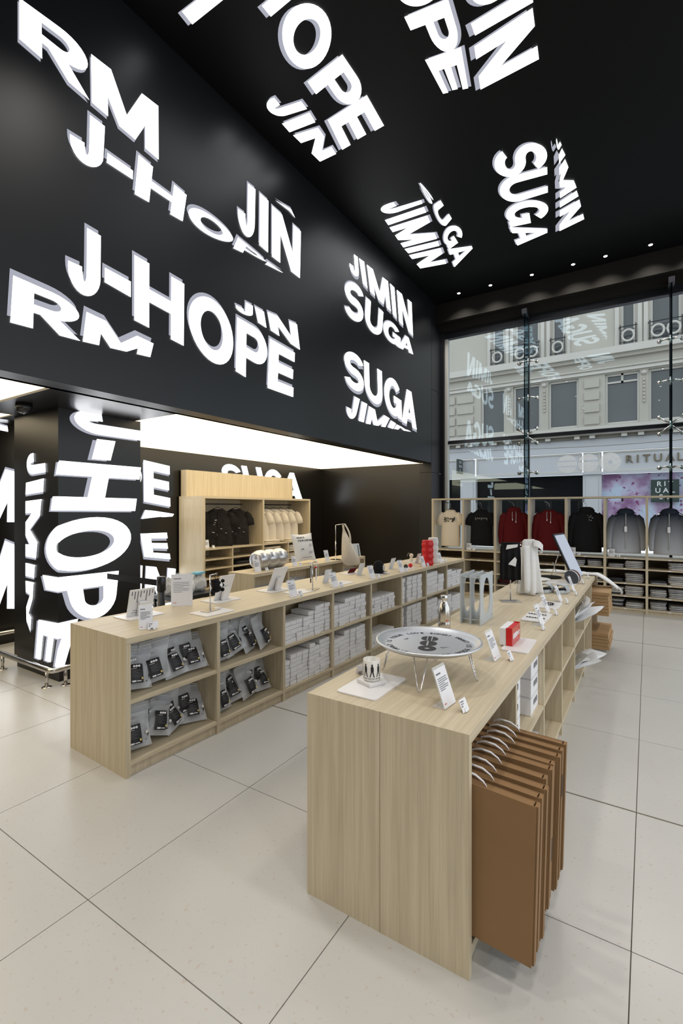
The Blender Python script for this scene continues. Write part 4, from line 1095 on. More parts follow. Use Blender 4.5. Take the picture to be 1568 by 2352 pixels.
# --- clear packs
def film_bag(p, rx, ry, rz, W, H, label, mat='clear_film', seed=0, group=None, name='poly_bag'):
    rn = random.Random(seed); ph = [rn.uniform(0, 6) for _ in range(4)]
    def side(sg):
        def fn(u, v):
            e = (math.sin(PI * u) * math.sin(PI * v)) ** .5 if 0 < u < 1 and 0 < v < 1 else 0
            return ((u - .5) * W * (1 + .05 * math.sin(6 * v + ph[0])), sg * (.016 * e + .006 * e * math.sin(8 * u + ph[1]) * math.sin(7 * v)) + .025 * math.sin(2.5 * u + 3 * v + ph[2]) * v, v * H * (1 + .05 * math.sin(5 * u + ph[3])))
        return fn
    p = Vector(p) + Vector((0, 0, W * .5 * abs(math.sin(ry))))
    t = thing(name, label, 'bag', p, 0, group)
    t.rotation_euler = (Matrix.Rotation(rz, 3, 'Z') @ Matrix.Rotation(rx, 3, 'X') @ Matrix.Rotation(ry, 3, 'Y')).to_euler()
    obj('film', MB().grid(12, 12, side(1)).grid(12, 12, side(-1)), mat, t, True)
    obj('contents', MB().grid(6, 6, lambda u, v: ((u - .5) * W * .7, .004 * math.sin(5 * u + seed), H * (.08 + .7 * v)), .006), ('white_cloth', 'grey_cloth', 'dark_cloth')[seed % 3], t)
    return t
for k in range(3): film_bag(TL_(-.10, 2 * PITCH + .16 + .06 * k, .50), R(-14 - 5 * k), 0, R(88), .24, .15, 'clear wrapped pack, %s on the upper shelf beside the emblem cartons' % ORD[k], seed=k, group='clear wrapped packs')
for k in range(3): film_bag(TL_(-.07, 2 * PITCH + .14 + .05 * k, .11), R(-10 - 4 * k), 0, R(88), .24, .20, 'clear wrapped pack, %s on the lower shelf beside the emblem cartons' % ORD[k], seed=k + 1, group='clear wrapped packs')
film_bag(TL_(-.16, 3 * PITCH + .25, .50), R(-30), 0, R(88), .2, .1, 'small clear pack lying deep in the fourth bay', seed=4)
BGp = 'white poly bags spilling from the fifth bay'
for k, (dx, dz, rx, ry) in enumerate(((.02, .50, 28, 15), (.06, .55, 44, 38), (.10, .53, 58, 42), (.03, .58, 36, -10))):
    film_bag(TL_(-.16 + dx, 4 * PITCH + .20 + k * .09, dz), R(rx), R(ry), R(90 + k * 4), .26, .30, 'white poly bag, %s toward the brown boxes, spilling from the upper shelf' % ORD[k], seed=k * 3, group=BGp)
for k, (dx, dz, rx, ry) in enumerate(((.0, .12, 40, 10), (.04, .13, 62, 22), (.06, .16, 72, 34))):
    film_bag(TL_(-.14 + dx, 4 * PITCH + .22 + k * .10, dz), R(rx), R(ry), R(90 + k * 4), .24, .30, 'white poly bag, %s toward the brown boxes, spilling from the lower shelf' % ORD[k], seed=k * 3, group=BGp)
for k in range(2):
    tag(obj('flat_pack', MB().box(-.25, 0, 0, .10, 0, (.24, .20)[k]), 'white_card', loc=TL_(-.03, 5 * PITCH + .03, (.4865, .0965)[k]), bevel=.003), ('upright white pack on the upper shelf, against the brown boxes', 'upright white pack on the lower shelf, against the brown boxes')[k], 'pack')
# --- stacks of brown flat boxes poking out of the sixth bay
cb = MB().box(-.34, .25, 0, .60, 0, .0358).mesh()
for lev, z0, n in ((1, .4860, 7), (0, .0960, 5)):
    for k in range(n):
        pf = random.Random(k + lev * 9)
        o = obj('mailer_box', cb, 'carton', loc=TL_(-.06 + pf.uniform(-.008, .008), 6 * PITCH + .03 + pf.uniform(-.006, .006), z0 + k * .0385), rot=(0, 0, pf.uniform(-.01, .01)), bevel=.002)
        o.scale = (.92, 1, 1)
        tag(o, 'flat brown mailer box, number %s up in the %s stack jutting out past the counter' % (('one', 'two', 'three', 'four', 'five', 'six', 'seven')[k], ('lower', 'upper')[lev]), 'box', 'flat brown mailer boxes')
# === long counter: goods on the worktop ===
def cput(x, y, dz=0): p = CL(x, y, TZ + dz); return (p.x, p.y, p.z)
def lean_panel(x, y, label, w_, h_, a, facing, printed=False, plate_w=.30, plate_d=.22):
    """frosted leaning display panel with a base plate; facing -1 turns its face to the alcove"""
    t = thing('display_easel', label, 'easel', cput(x, y), RC + (0 if facing > 0 else PI))
    r = .02
    poly = [(sx * (plate_d / 2 - r) + r * math.cos(q), sy * (plate_w / 2 - r) + r * math.sin(q)) for sx, sy, t0 in ((1, 1, 0), (-1, 1, 90), (-1, -1, 180), (1, -1, 270)) for q in [R(t0 + k * 30) for k in range(4)]]
    obj('base_plate', MB().prism(poly, lambda u, v, q: (u, v, q), 0, .006), 'acrylic_frost', t)
    obj('panel', lean_box(w_, h_, a, .008, z0=.0075), 'acrylic_frost', t, bevel=.002)
    obj('strut', MB().obox((-math.sin(R(a)) * h_ * .5 - .012, 0, h_ * .26 + .006), (1, 0, .25), (0, 1, 0), (-.25, 0, 1), .012, .03, h_ * .25), 'acrylic_frost', t)
    if printed:
        u = up_lean(a); nrm = Vector((math.cos(R(a)), 0, math.sin(R(a)))); s_ = -1 if facing < 0 else 1
        mb = MB()
        for k in range(8):
            ln = (.03, .05, .12, .02, .05, .09, .06, .03)[k]
            mb.obox(Vector((0, (k - 3.5) * w_ * .115, .0075)) + u * (h_ * .93 - ln / 2) - nrm * .0045, (0, 1, 0), u, nrm, .004, ln / 2, .0004)
        mb.obox(Vector((0, 0, .0075)) + u * h_ * .2 - nrm * .0045, (0, 1, 0), u, nrm, w_ * .3, .002, .0004)
        mb.obox(Vector((0, .03, .0075)) + u * h_ * .12 - nrm * .0045, (0, 1, 0), u, nrm, w_ * .2, .002, .0004)
        obj('print', mb, 'ink', t)
    return t
lean_panel(-.53, .42, 'printed frosted panel on the counter end by the lit column', .21, .21, 14, -1, True)
lean_panel(-.50, 1.20, 'blank frosted leaning panel behind the black plush', .17, .24, 22, -1)
lean_panel(-.47, 1.86, 'large blank frosted leaning panel beside the silver cushion', .20, .25, 24, -1)
sign(cput(-.10, .20), RC + R(-30), 'white card in a stand on the end of the long counter', .085, .155, 14)
price(cput(-.075, .25), RC + R(-28), 'price tag before the card on the long counter end')
price(cput(-.055, .215), RC + R(-34), 'price tag overlapping another at the long counter end')
sign(cput(-.56, .83), RC + R(-38), 'tall white notice standing before the wardrobe side', .17, .265, 3)
plate(cput(-.165, .82), RC, 'frosted plate under the chrome stand with black plush', .29, .22, .005)
st = t_stand(cput(-.20, .83, .0058), RC + R(8), 'chrome stand carrying the black plush keyring', .285, .075, True, .07)
pk = thing('plush_keyring', 'black bear plush keyring hanging from a chrome stand', 'keyring', cput(-.20, .895, .195), RC)
obj('body', MB().lathe([(.001, -.055), (.03, -.045), (.042, -.01), (.038, .025), (.02, .045), (.001, .05)], n=20, sx=.8), 'black_cloth', pk, True)
for (x, y, z, r_) in ((.01, .055, .035, .016), (.0, -.03, .045, .014), (.012, .05, -.035, .017), (.0, -.04, -.045, .019), (.0, .06, .0, .015)):
    obj('limb', MB().lathe([(.001, -r_), (r_ * .8, -r_ * .6), (r_, 0), (r_ * .8, r_ * .6), (.001, r_)], (x, y, z), 14), 'black_cloth', pk, True)
obj('patch', MB().lathe([(.001, -.003), (.014, -.002), (.014, .002), (.001, .003)], (0, 0, 0), 14).mesh(), 'ceramic', pk, loc=(.032, .02, .008), rot=(0, R(80), 0))
obj('strap', MB().tube([(0, -.004, .05), (0, -.02, .075), (0, 0, .105), (0, .02, .08), (0, .004, .05)], .0028, 8), 'black_cloth', pk, True)
t_stand(cput(-.165, 2.10), RC + R(15), 'chrome T stand holding strap keyrings', .275, .105, False, .08)
for k, (dy, mt, lab) in enumerate(((-.045, 'ink_black', 'black and white strap keyring hanging from the T stand'), (.098, 'white_card', 'white strap keyring with a red bead hanging from the T stand'))):
    t = thing('strap_keyring', lab, 'keyring', cput(-.165 + dy * math.sin(R(-15)) , 2.10 + dy * math.cos(R(-15)), .267), RC + R(15))
    obj('ring', MB().tube([(.008 * math.cos(q), 0, -.012 + .012 * math.sin(q)) for q in [i * PI / 8 for i in range(17)]], .0015, 6), 'chrome', t, True)
    obj('strap', MB().box(-.002, .002, -.011, .011, -.19, -.022), mt, t)
    if k: obj('bead', MB().lathe([(.001, -.012), (.010, -.007), (.012, 0), (.010, .007), (.001, .012)], (.0, -.016, -.05), 12), 'red', t, True)
    else: obj('lettering', MB().box(.0022, .0028, -.006, .006, -.15, -.04), 'white_card', t); 
CSG = 'cards in clear stands along the long counter'
for (x, y, lab) in ((-.06, 1.69, 'card in a clear stand before the chrome T stand'), (-.055, 2.35, 'card in a clear stand beyond the T stand'), (-.052, 3.10, 'card in a clear stand before the black cap'),
                    (-.042, 3.82, 'card in a clear stand between the black cap and pompoms'), (-.05, 4.50, 'card in a clear stand before the red wavy tumbler'), (-.065, 5.14, 'card in a clear stand beyond the white wavy tumbler')):
    sign(cput(x, y), RC + R(-8), lab, .095, .15, 20, group=CSG)
for (x, y, lab) in ((-.03, 1.76, 'price tag before the chrome T stand'), (-.03, 2.43, 'price tag beyond the T stand'), (-.022, 3.19, 'price tag before the black cap'),
                    (-.022, 3.91, 'price tag between the black cap and pompoms'), (-.03, 4.60, 'price tag before the red wavy tumbler'), (-.04, 5.25, 'price tag beyond the white wavy tumbler')):
    price(cput(x, y), RC + R(-8), lab, 'price tags along the long counter')
for (x, y, lab) in ((-.33, 2.54, 'card turned to the alcove beyond the T stand'), (-.36, 3.28, 'card turned to the alcove beside the red wallet'), (-.33, 4.03, 'card turned to the alcove beyond the black cap'), (-.34, 4.86, 'card turned to the alcove behind the red wavy tumbler')):
    sign(cput(x, y), RC + R(172), lab, .095, .15, 20, group='cards turned to the alcove along the long counter')
for (x, y, lab) in ((-.17, 2.62, 'frosted plate with a small white charm'), (-.23, 3.55, 'frosted plate under the black cap'), (-.17, 4.2, 'frosted plate under the dark and red pompoms'), (-.5, 5.0, 'frosted plate under the white pompom hair tie'),
                    (-.53, 3.35, 'frosted plate under the red wallet'), (-.19, 1.92, 'frosted plate before the T stand base'), (-.22, 5.45, 'frosted plate at the window end of the long counter')):
    plate(cput(x, y), RC, lab, .28, .18, .005)
tag(obj('charm', MB().lathe([(.001, 0), (.014, .002), (.016, .006), (.001, .01)], (0, 0, 0), 12).tube([(.0, .014, .004), (.01, .05, .004), (-.004, .09, .004)], .002, 6), 'white_card', loc=cput(-.16, 2.6, .0058), smooth=True), 'small white charm on a cord', 'charm')
rw = thing('card_wallet', 'dark red wallet leaning on the long counter', 'wallet', cput(-.53, 3.35, .0058), RC + R(170))
obj('cover', lean_box(.12, .075, 40, .008), 'maroon_cloth', rw, bevel=.002)
obj('window', lean_box(.05, .045, 40, .002, x0=-.008, z0=.014), 'white_card', rw)
cp = thing('baseball_cap', 'black cap with a pale printed patch stood upright', 'cap', cput(-.24, 3.55, .0058), RC)
def cap_f(u, v):
    a = PI * u; r_ = .095 * math.cos(v * PI / 2) ** .55
    return (-.05 + .085 * math.sin(v * PI / 2) , -r_ * math.cos(a) * .95, .012 + r_ * math.sin(a) * 1.6)
obj('crown', MB().lathe([(.075, 0), (.085, .02), (.088, .07), (.078, .12), (.05, .15), (.001, .16)], n=28, sx=.7), 'black_cloth', cp, True)
obj('brim', MB().grid(12, 6, lambda u, v: (.045 + v * .07 * math.sin(PI * u) ** .5 + .001, -.075 + .15 * u, .008 + .02 * math.sin(PI * u) + .004 * v), .005), 'black_cloth', cp, True)
obj('patch', MB().grid(6, 6, lambda u, v: (.0625 * math.cos((u - .5) * .9) + .0 , .06 * math.sin((u - .5) * 1.1) + .03, .035 + v * .06), .002), 'pale_cloth', cp)
def ball(p, r_, mt, lab, name='pompom', group=None):
    t = tag(obj(name, MB().lathe([(.001, -r_), (r_ * .5, -r_ * .87), (r_ * .87, -r_ * .5), (r_, 0), (r_ * .87, r_ * .5), (r_ * .5, r_ * .87), (.001, r_)], n=18), mt, loc=p, smooth=True), lab, 'pompom', group)
    return t
ball(cput(-.155, 4.14, .0358), .030, 'dark_cloth', 'dark grey pompom before the red pompom')
ball(cput(-.16, 4.29, .0358), .030, 'red', 'red pompom on a frosted plate')
hb = thing('hair_tie', 'white double pompom hair tie with a thin loop', 'hair tie', cput(-.5, 5.0, .0058), RC)
for z in (.033, .092): obj('pompom', MB().lathe([(.001, -.033), (.0165, -.028), (.028, -.0165), (.033, 0), (.028, .0165), (.0165, .028), (.001, .033)], (0, 0, z), 16), 'cream_cloth', hb, True)
obj('loop', MB().tube([(0, -.03 - .055 + .055 * math.cos(q), .09 + .045 * math.sin(q)) for q in [i * PI / 10 for i in range(11)]], .002, 6), 'cream_cloth', hb, True)
def wavy(p, h, r_, mt, label):
    prof = [(.001, 0), (r_ * .85, 0)]
    for k in range(33):
        z = h * k / 32; prof.append((r_ * (1 + .055 * math.sin(z / h * PI * 8 - .6)), z))
    prof += [(r_ * .8, h + .006), (.001, h + .006)]
    return tag(obj('wavy_tumbler', MB().lathe(prof, n=32), mt, loc=p, smooth=True), label, 'tumbler')
wavy(cput(-.10, 4.72), .36, .082, 'red', 'tall red wavy-sided tumbler on the long counter')
wavy(cput(-.14, 5.01), .38, .076, 'white_cloth', 'tall white wavy-sided tumbler behind the red one')

# === smaller counter goods ===
cu = thing('bolster_cushion', 'silver three-lobed bolster cushion', 'cushion', (-4.40, 4.99, TZ + .1325))
cu.scale = (1.24, 1.15, 1.24)
for k in range(3):
    y = (k - 1) * .165
    prof = [(.001, -.1), (.05, -.098), (.085, -.085), (.103, -.05), (.106, 0), (.103, .05), (.085, .085), (.05, .098), (.001, .1)]
    mb = MB(); o_ = mb.rings([[(r_ * math.cos(q) * (1 + .02 * math.sin(q * 9)), y + z, r_ * math.sin(q) * (1 + .02 * math.sin(q * 9))) for q in [2 * PI * i / 32 for i in range(32)]] for r_, z in prof])
    obj('lobe', mb, 'silver_cloth', cu, True)
sign((-4.25, 4.60, TZ), R(-10), 'card in a clear stand beside the silver cushion', .10, .16, 18)
price((-4.20, 4.72, TZ), R(-8), 'price tag before the silver cushion')
sign((-4.22, 5.33, TZ), R(-10), 'card in a clear stand between the silver cushion and printed pillow', .08, .14, 18)
pw = thing('printed_pillow', 'white square pillow with black print leaning on the smaller counter', 'pillow', (-4.33, 5.74, TZ + .004), R(-6))
pw.rotation_euler = (0, R(-14), R(-6))
def pil(sg):
    def fn(u, v):
        e = max(0, math.sin(PI * u) * math.sin(PI * v)) ** .55
        k = 1 - .10 * math.sin(PI * u) * (abs(v - .5) * 2) ** 3
        return (sg * .075 * e, (u - .5) * .46 * (1 - .10 * math.sin(PI * v)), .02 + (v - .5) * .44 * (1 - .10 * math.sin(PI * u)) + .22)
    return fn
obj('cushion', MB().grid(16, 16, pil(1)).grid(16, 16, pil(-1)), 'white_cloth', pw, True)
for s_, z, sz in (('WHAT IS', .372, .036), ('YOUR LOVE SONG?', .325, .04)):
    me = text_mesh(s_, sz, .001, align='LEFT')
    for v in me.vertices:
        y, z_ = -.15 + v.co.x, z + v.co.y
        u_, vv = min(.98, max(.02, y / .42 + .5)), min(.98, max(.02, (z_ - .24) / .42 + .5))
        v.co = Vector((pil(1)(u_, vv)[0] + .004 + v.co.z, y, z_))
    obj('lettering', me, 'ink_black', pw)
mb = MB()
for (y, z, w_, h_) in ((.06, .27, .05, .006), (.06, .255, .04, .006), (.06, .24, .03, .006), (.14, .27, .015, .006), (.14, .25, .015, .006), (-.12, .2, .05, .014), (.04, .16, .09, .006), (.04, .14, .07, .006), (-.1, .08, .2, .006)):
    u_, vv = min(.98, max(.02, y / .42 + .5)), (z - .24) / .42 + .5
    x = max(pil(1)(u_, vv)[0], pil(1)(min(.98, u_ + w_ / .42), vv)[0]) + .004
    mb.box(x, x + .002, y, y + w_, z, z + h_)
obj('print', mb, 'ink', pw)
price((-4.20, 5.44, TZ), R(-8), 'price tag before the printed white pillow')
ts = thing('display_stand', 'slim chrome pole stand holding the cream tote bag', 'display stand', (-4.25, 6.42, TZ))
obj('base', MB().lathe([(.001, 0), (.09, 0), (.09, .006), (.001, .007)], n=28), 'chrome', ts)
obj('pole', MB().tube([(0, 0, .007), (0, 0, .30)], .008, 10).tube([(0, 0, .29), (0, 0, .56)], .005, 10), 'chrome', ts, True)
obj('hook', MB().tube([(0, 0, .56), (.07, .03, .572), (.12, .05, .582)], .005, 8), 'chrome', ts, True)
tb = thing('tote_bag', 'cream cloth bag hanging by its long strap from a pole', 'bag', (-4.13, 6.47, TZ + .565), R(-38))
def tote(sg):
    def fn(u, v):
        w_ = .02 + .20 * (max(0, v - .12) / .88) ** .9 * (1 if v < .86 else math.cos((v - .86) / .14 * 1.25) ** .6)
        th = .05 * math.sin(PI * min(1, max(0, (v - .2) / .8))) ** .8 * math.sin(PI * u)
        return (sg * (th + .002) + .0, -.01 + .16 * v ** 1.2 + (u - .5) * 2 * w_ * .82, -v * .66)
    return fn
obj('bag', MB().grid(14, 22, tote(1)).grid(14, 22, tote(-1)), 'cream_cloth', tb, True)
obj('strap', MB().grid(2, 14, lambda u, v: (.05, .0 + .10 * v + (u - .5) * .03 + .03 * math.sin(PI * v), .02 - v * .30), .003), 'cream_cloth', tb, True)
obj('seam', MB().tube([(tote(1)(.75, q)[0] + .002, tote(1)(.75, q)[1], tote(1)(.75, q)[2]) for q in [.3, .5, .7, .9]], .002, 5), 'pale_cloth', tb)
sign((-4.20, 6.12, TZ), R(-10), 'card in a clear stand before the cream tote bag', .09, .17, 16)
pu = thing('laptop_pouch', 'pale grey ribbed pouch leaning beside the tote bag', 'pouch', (-4.25, 7.02, TZ), R(-20))
obj('sleeve', lean_box(.26, .22, 14, .02), 'rack_grey', pu, bevel=.006)
obj('zip', lean_box(.012, .20, 14, .004, y0=.09, x0=.012), 'ink_black', pu)
obj('ribs', MB().obox((.003, -.03, .11), (0, 1, 0), up_lean(14), (1, 0, .25), .004, .09, .002).obox((.003, 0.02, .11), (0, 1, 0), up_lean(14), (1, 0, .25), .003, .09, .002), 'white_card', pu)
for b in range(4):
    for k in range(2):
        film_bag((-4.24 + .02 * k, 4.40 + b * .70 + .2 + k * .28, .50), R(-30 - 6 * k), R(6), R(88), .30, .24, 'frosted pack, %s one in the %s bay of the smaller counter' % (ORD[k], ORD[b]), 'pouch_film', seed=b * 2 + k, group='frosted packs in the smaller counter')

# ---------------------------------------------------------------- clothes
def shirt(name, label, cat, loc, rz, mat, W=.50, H=.68, sleeve='short', group=None, neck='round', extra=None, thick=.05):
    """garment hanging on a hanger; front faces -y, top of the neck at z = 0"""
    t = thing(name, label, cat, loc, rz, group)
    hw = W / 2; n = 28
    def ring(z, a, d, yo=0): return [(a * math.copysign(abs(math.cos(q)) ** .8, math.cos(q)), yo + d * math.sin(q) * (1 + .10 * math.sin(5 * q + z * 20)), z) for q in [2 * PI * i / n for i in range(n)]]
    rs = [ring(-.005, .075, .030), ring(-.02, .10, .036), ring(-.045, hw * .62, .042), ring(-.075, hw * .86, .044), ring(-.12, hw * .97, .048),
          ring(-.24, hw * .96, thick), ring(-.45, hw * .98, thick * 1.05), ring(-H + .02, hw * 1.02, thick * 1.1), ring(-H, hw * 1.01, thick)]
    obj('torso', MB().rings(rs), mat, t, True)
    for s_ in (-1, 1):
        if sleeve == 'short': path = [(hw * .70, -.085), (hw * .92, -.13), (hw + .022, -.22), (hw + .040, -.31)]; rr = [(.040, .055), (.040, .068), (.034, .072), (.028, .070)]
        else: path = [(hw * .70, -.085), (hw * .93, -.14), (hw + .020, -.30), (hw + .034, -.48), (hw + .030, -.60), (hw + .028, -.65)]; rr = [(.040, .055), (.040, .062), (.036, .052), (.032, .045), (.028, .038), (.022, .030)]
        if sleeve != 'none':
            rings = []
            for i, (px_, pz_) in enumerate(path):
                q_ = Vector((path[min(i + 1, len(path) - 1)][0] - path[max(0, i - 1)][0], 0, path[min(i + 1, len(path) - 1)][1] - path[max(0, i - 1)][1]))
                d = q_.normalized(); sd = d.cross(Vector((0, 1, 0))).normalized()
                rings.append([(s_ * (px_ + sd.x * rr[i][1] * math.cos(q)), -.012 + rr[i][0] * math.sin(q) * (1 + .12 * math.sin(4 * q + i)), pz_ + sd.z * rr[i][1] * math.cos(q)) for q in [2 * PI * k / 14 for k in range(14)]])
            obj('sleeve', MB().rings(rings), mat, t, True)
    if neck == 'round': obj('collar', MB().tube([(.085 * math.cos(q), .032 * math.sin(q), -.012 - .022 * max(0, -math.sin(q))) for q in [2 * PI * k / 20 for k in range(21)]], .011, 8), mat, t, True)
    elif neck == 'hood':
        obj('hood', MB().rings([[(a * math.cos(q), .01 + d * math.sin(q), z) for q in [2 * PI * k / 18 for k in range(18)]] for a, d, z in ((.12, .06, -.05), (.13, .075, -.015), (.10, .065, .03), (.05, .03, .05))]), mat, t, True)
    elif neck == 'shirt':
        for s_ in (-1, 1): obj('collar', MB().obox((s_ * .05, -.045, -.035), (1, 0, s_ * .7), (0, 1, .3), (-s_ * .7, 0, 1), .05, .008, .022), mat, t)
    obj('neck_label', MB().box(-.018, .018, .012, .016, -.045, -.02), 'ink_black' if mat != 'black_cloth' else 'pale_cloth', t)
    if extra: extra(t, thick)
    return t
def hanger(loc, rz, label, W=.40, hook=.09, group='wire clothes hangers'):
    t = thing('clothes_hanger', label, 'hanger', loc, rz, group)
    obj('shoulders', MB().tube([(-W / 2, 0, -.085), (-W * .25, 0, -.03), (0, 0, .012), (W * .25, 0, -.03), (W / 2, 0, -.085)], .006, 8), 'black_metal', t, True)
    obj('hook', MB().tube([(0, 0, .012), (0, 0, hook * .55)] + [(-.018 + .018 * math.cos(q), 0, hook * .6 + .02 * math.sin(q)) for q in [R(-10 + k * 30) for k in range(8)]], .0025, 8), 'chrome', t, True)
    return t

# === wall shelving against the window ===
SY, SX = 9.15, [-3.69, -3.06, -2.44, -1.825, -1.21, -0.612, -0.012, 0.60, 1.21, 1.82, 2.43]
SD = .46
sh = thing('shelving', 'long oak shelving with hanging bays along the window', 'shelving', (-1.5, SY, 0))
def sp(name, mb, mat): o = obj(name, mb, mat, sh); o.data.transform(Matrix.Translation((1.5, -SY, 0))); return o
STOP = 1.925
sp('top_board', MB().box(SX[0] - .02, SX[-1] + .02, SY, SY + SD, STOP - .03, STOP), 'oak_h')
for i, x in enumerate(SX): sp('upright', MB().box(x - .018, x + .018, SY + .001, SY + SD - .001, 0, STOP - .0305), 'oak_v')
sp('plinth', MB().box(SX[0], SX[-1], SY + .02, SY + .035, 0, .055), 'oak_v')
LEV = (.905, .73, .49, .28, .075)
for i in range(len(SX) - 1):
    a, b = SX[i] + .0185, SX[i + 1] - .0185
    for z in LEV: 
        s_ = sp('shelf', MB().box(a, b, SY + .003, SY + SD - .012, z - .022, z), 'oak_h')
        o = obj('shelf_label', MB().box((a + b) / 2 - .02 + 1.5, (a + b) / 2 + .02 + 1.5, .001, .0028, z - .018, z - .004), 'white_card', s_)
    sp('back_board', MB().box(a, b, SY + SD - .012, SY + SD - .002, .06, LEV[0] - .002), 'dark_board')
    sp('hang_rail', MB().tube([((a + b) / 2 - .05, SY + .03, STOP - .032), ((a + b) / 2 - .05, SY + .03, STOP - .085), ((a + b) / 2 - .05, SY + .33, STOP - .085), ((a + b) / 2 - .05, SY + .33, STOP - .032)], .008, 8), 'black_metal')
def faces_print(t, th):
    rr = random.Random(5); mb = MB()
    for k in range(22):
        x, z = rr.uniform(-.11, .11), -.20 + rr.uniform(-.045, .04); r_ = rr.uniform(.008, .02)
        mb.prism([(x + r_ * math.cos(2 * PI * i / 8) * rr.uniform(.6, 1.2), z + r_ * math.sin(2 * PI * i / 8)) for i in range(8)], lambda u, v, q: (u, q, v), -th - .012, -th - .006)
    obj('print', mb, 'ink_black', t)
def script_print(t, th):
    mb = MB()
    for k in range(7): mb.tube([(-.11 + k * .035, -th - .008, -.18 + .01 * (k % 2)), (-.10 + k * .035, -th - .008, -.155), (-.09 + k * .035, -th - .008, -.185 - .02 * (k % 3 == 0))], .0035, 5)
    obj('print', mb, 'pale_cloth', t)
def speck_print(t, th):
    rr = random.Random(3); mb = MB()
    for k in range(14): x, z = rr.uniform(.02, .10), rr.uniform(-.20, -.09); mb.box(x, x + .008, -th - .012, -th - .004, z, z + .008)
    obj('print', mb, 'pale_cloth', t)
def cords(t, th):
    for s_ in (-1, 1):
        c_ = obj('drawcord', MB().tube([(s_ * .03, -.05, -.04), (s_ * .034, -th - .012, -.10), (s_ * .03, -th - .014, -.19 - .02 * s_)], .004, 6), 'pale_cloth', t, True)
        obj('cord_tip', MB().box(s_ * .03 - .006, s_ * .03 + .006, -th - .021, -th - .009, -.225 - .02 * s_, -.19 - .02 * s_), 'white_card', c_)
def zipper(t, th):
    obj('zip', MB().tube([(0, -.052, -.03), (0, -th - .009, -.15), (0, -th - .011, -.62)], .005, 6), 'pale_cloth', t, True)
    obj('swing_tag', MB().box(-.02, .018, -th - .020, -th - .017, -.34, -.25), 'white_card', t)
ZH = 1.70
clothes = [('t_shirt', 'cream T-shirt with black face print hung by the window', 'T-shirt', 'cream_cloth', .40, .74, 'short', 'round', faces_print),
           ('t_shirt', 'black T-shirt with pale script hung by the window', 'T-shirt', 'black_cloth', .42, .70, 'short', 'round', script_print),
           ('hoodie', 'maroon hoodie with light cords hung behind the scarves', 'hoodie', 'maroon_cloth', .42, .70, 'long', 'hood', cords),
           ('sweatshirt', 'maroon sweatshirt hung between the hoodie and black hoodie', 'sweatshirt', 'maroon_cloth', .44, .74, 'long', 'round', cords),
           ('hoodie', 'black hoodie with pale specks hung by the window', 'hoodie', 'black_cloth', .46, .74, 'long', 'hood', speck_print),
           ('zip_jacket', 'dark to pale grey zip jacket next to the black hoodie', 'jacket', 'gradient_cloth', .43, .70, 'long', 'hood', zipper),
           ('zip_jacket', 'dark to pale grey zip jacket in the last bay shown', 'jacket', 'gradient_cloth', .43, .70, 'long', 'hood', zipper)]
for i, (nm, lab, cat, mt, W, H, slv, nk, ex) in enumerate(clothes):
    xm = (SX[i] + SX[i + 1]) / 2 + (.01 if i < 5 else 0)
    shirt(nm, lab, cat, (xm, SY + .16, ZH - (.03 if i > 4 else 0)), R((-4, 6, 14, 4, 2, 3, -6)[i]), mt, W, H, slv, None, nk, ex)
    hanger((xm, SY + .16, ZH + .02), R((-4, 6, 14, 4, 2, 3, -6)[i]), 'hanger holding the ' + ('cream T-shirt', 'black T-shirt', 'maroon hoodie', 'maroon sweatshirt', 'black hoodie', 'first grey jacket', 'last grey jacket')[i], .30, .13)
for i in (1, 3, 4, 5):
    xm = SX[i]
    sign((xm + .10, SY + .06, LEV[0] + .0008), R(-90), 'white card in a stand below the ' + {1: 'black T-shirt', 3: 'maroon sweatshirt', 4: 'black hoodie', 5: 'first grey jacket'}[i], .09, .125, 10, group='cards on the window shelving')
    price((xm + .20, SY + .05, LEV[0] + .0008), R(-90), 'price tag below the ' + {1: 'black T-shirt', 3: 'maroon sweatshirt', 4: 'black hoodie', 5: 'first grey jacket'}[i], 'price tags on the window shelving')
# folded clothes
def folded(seed, w_, d_, h_):
    rr = random.Random(seed); ph = [rr.uniform(0, 6) for _ in range(4)]
    rings = []
    for z, k in ((0, .93), (.15, .99), (.5, 1.0), (.85, .985), (1, .92)):
        rings.append([(math.copysign(abs(math.cos(q)) ** .35, math.cos(q)) * w_ / 2 * k * (1 + .02 * math.sin(3 * q + ph[0])),
                       math.copysign(abs(math.sin(q)) ** .35, math.sin(q)) * d_ / 2 * k, h_ * z + .004 * math.sin(2 * q + ph[1]) * (z > 0)) for q in [2 * PI * i / 28 for i in range(28)]])
    o = MB().rings(rings)
    return o
fm = [folded(k, .26, .30, .036).mesh(True, 'folded') for k in range(4)]
def fold_stack(x, y, z, n, mats, label, group, dz=.036, sc=(1, 1), rz=0):
    rr = random.Random(int(x * 100 + z * 1000))
    for k in range(n):
        o = obj('folded_garment', fm[(k + n) % 4], None, loc=(x + rr.uniform(-.006, .006), y + rr.uniform(-.008, .008), z + .001 + k * dz), rot=(0, 0, rz + rr.uniform(-.07, .07)))
        o.scale = (sc[0] * rr.uniform(.94, 1.02), sc[1], dz / .0425)
        if not o.data.materials: o.data.materials.append(None)
        o.material_slots[0].link = 'OBJECT'; o.material_slots[0].material = M[mats[rr.randrange(len(mats))]]
        tag(o, label % ORD[k], 'folded garment', group)
GM = ['grey_cloth', 'grey_cloth', 'pale_cloth', 'grey_cloth']
FG = 'folded garments on the window shelving'
names = {5: 'below the first grey jacket', 6: 'below the last grey jacket', 4: 'below the black hoodie', 3: 'below the maroon sweatshirt', 1: 'below the black T-shirt', 2: 'below the maroon hoodie'}
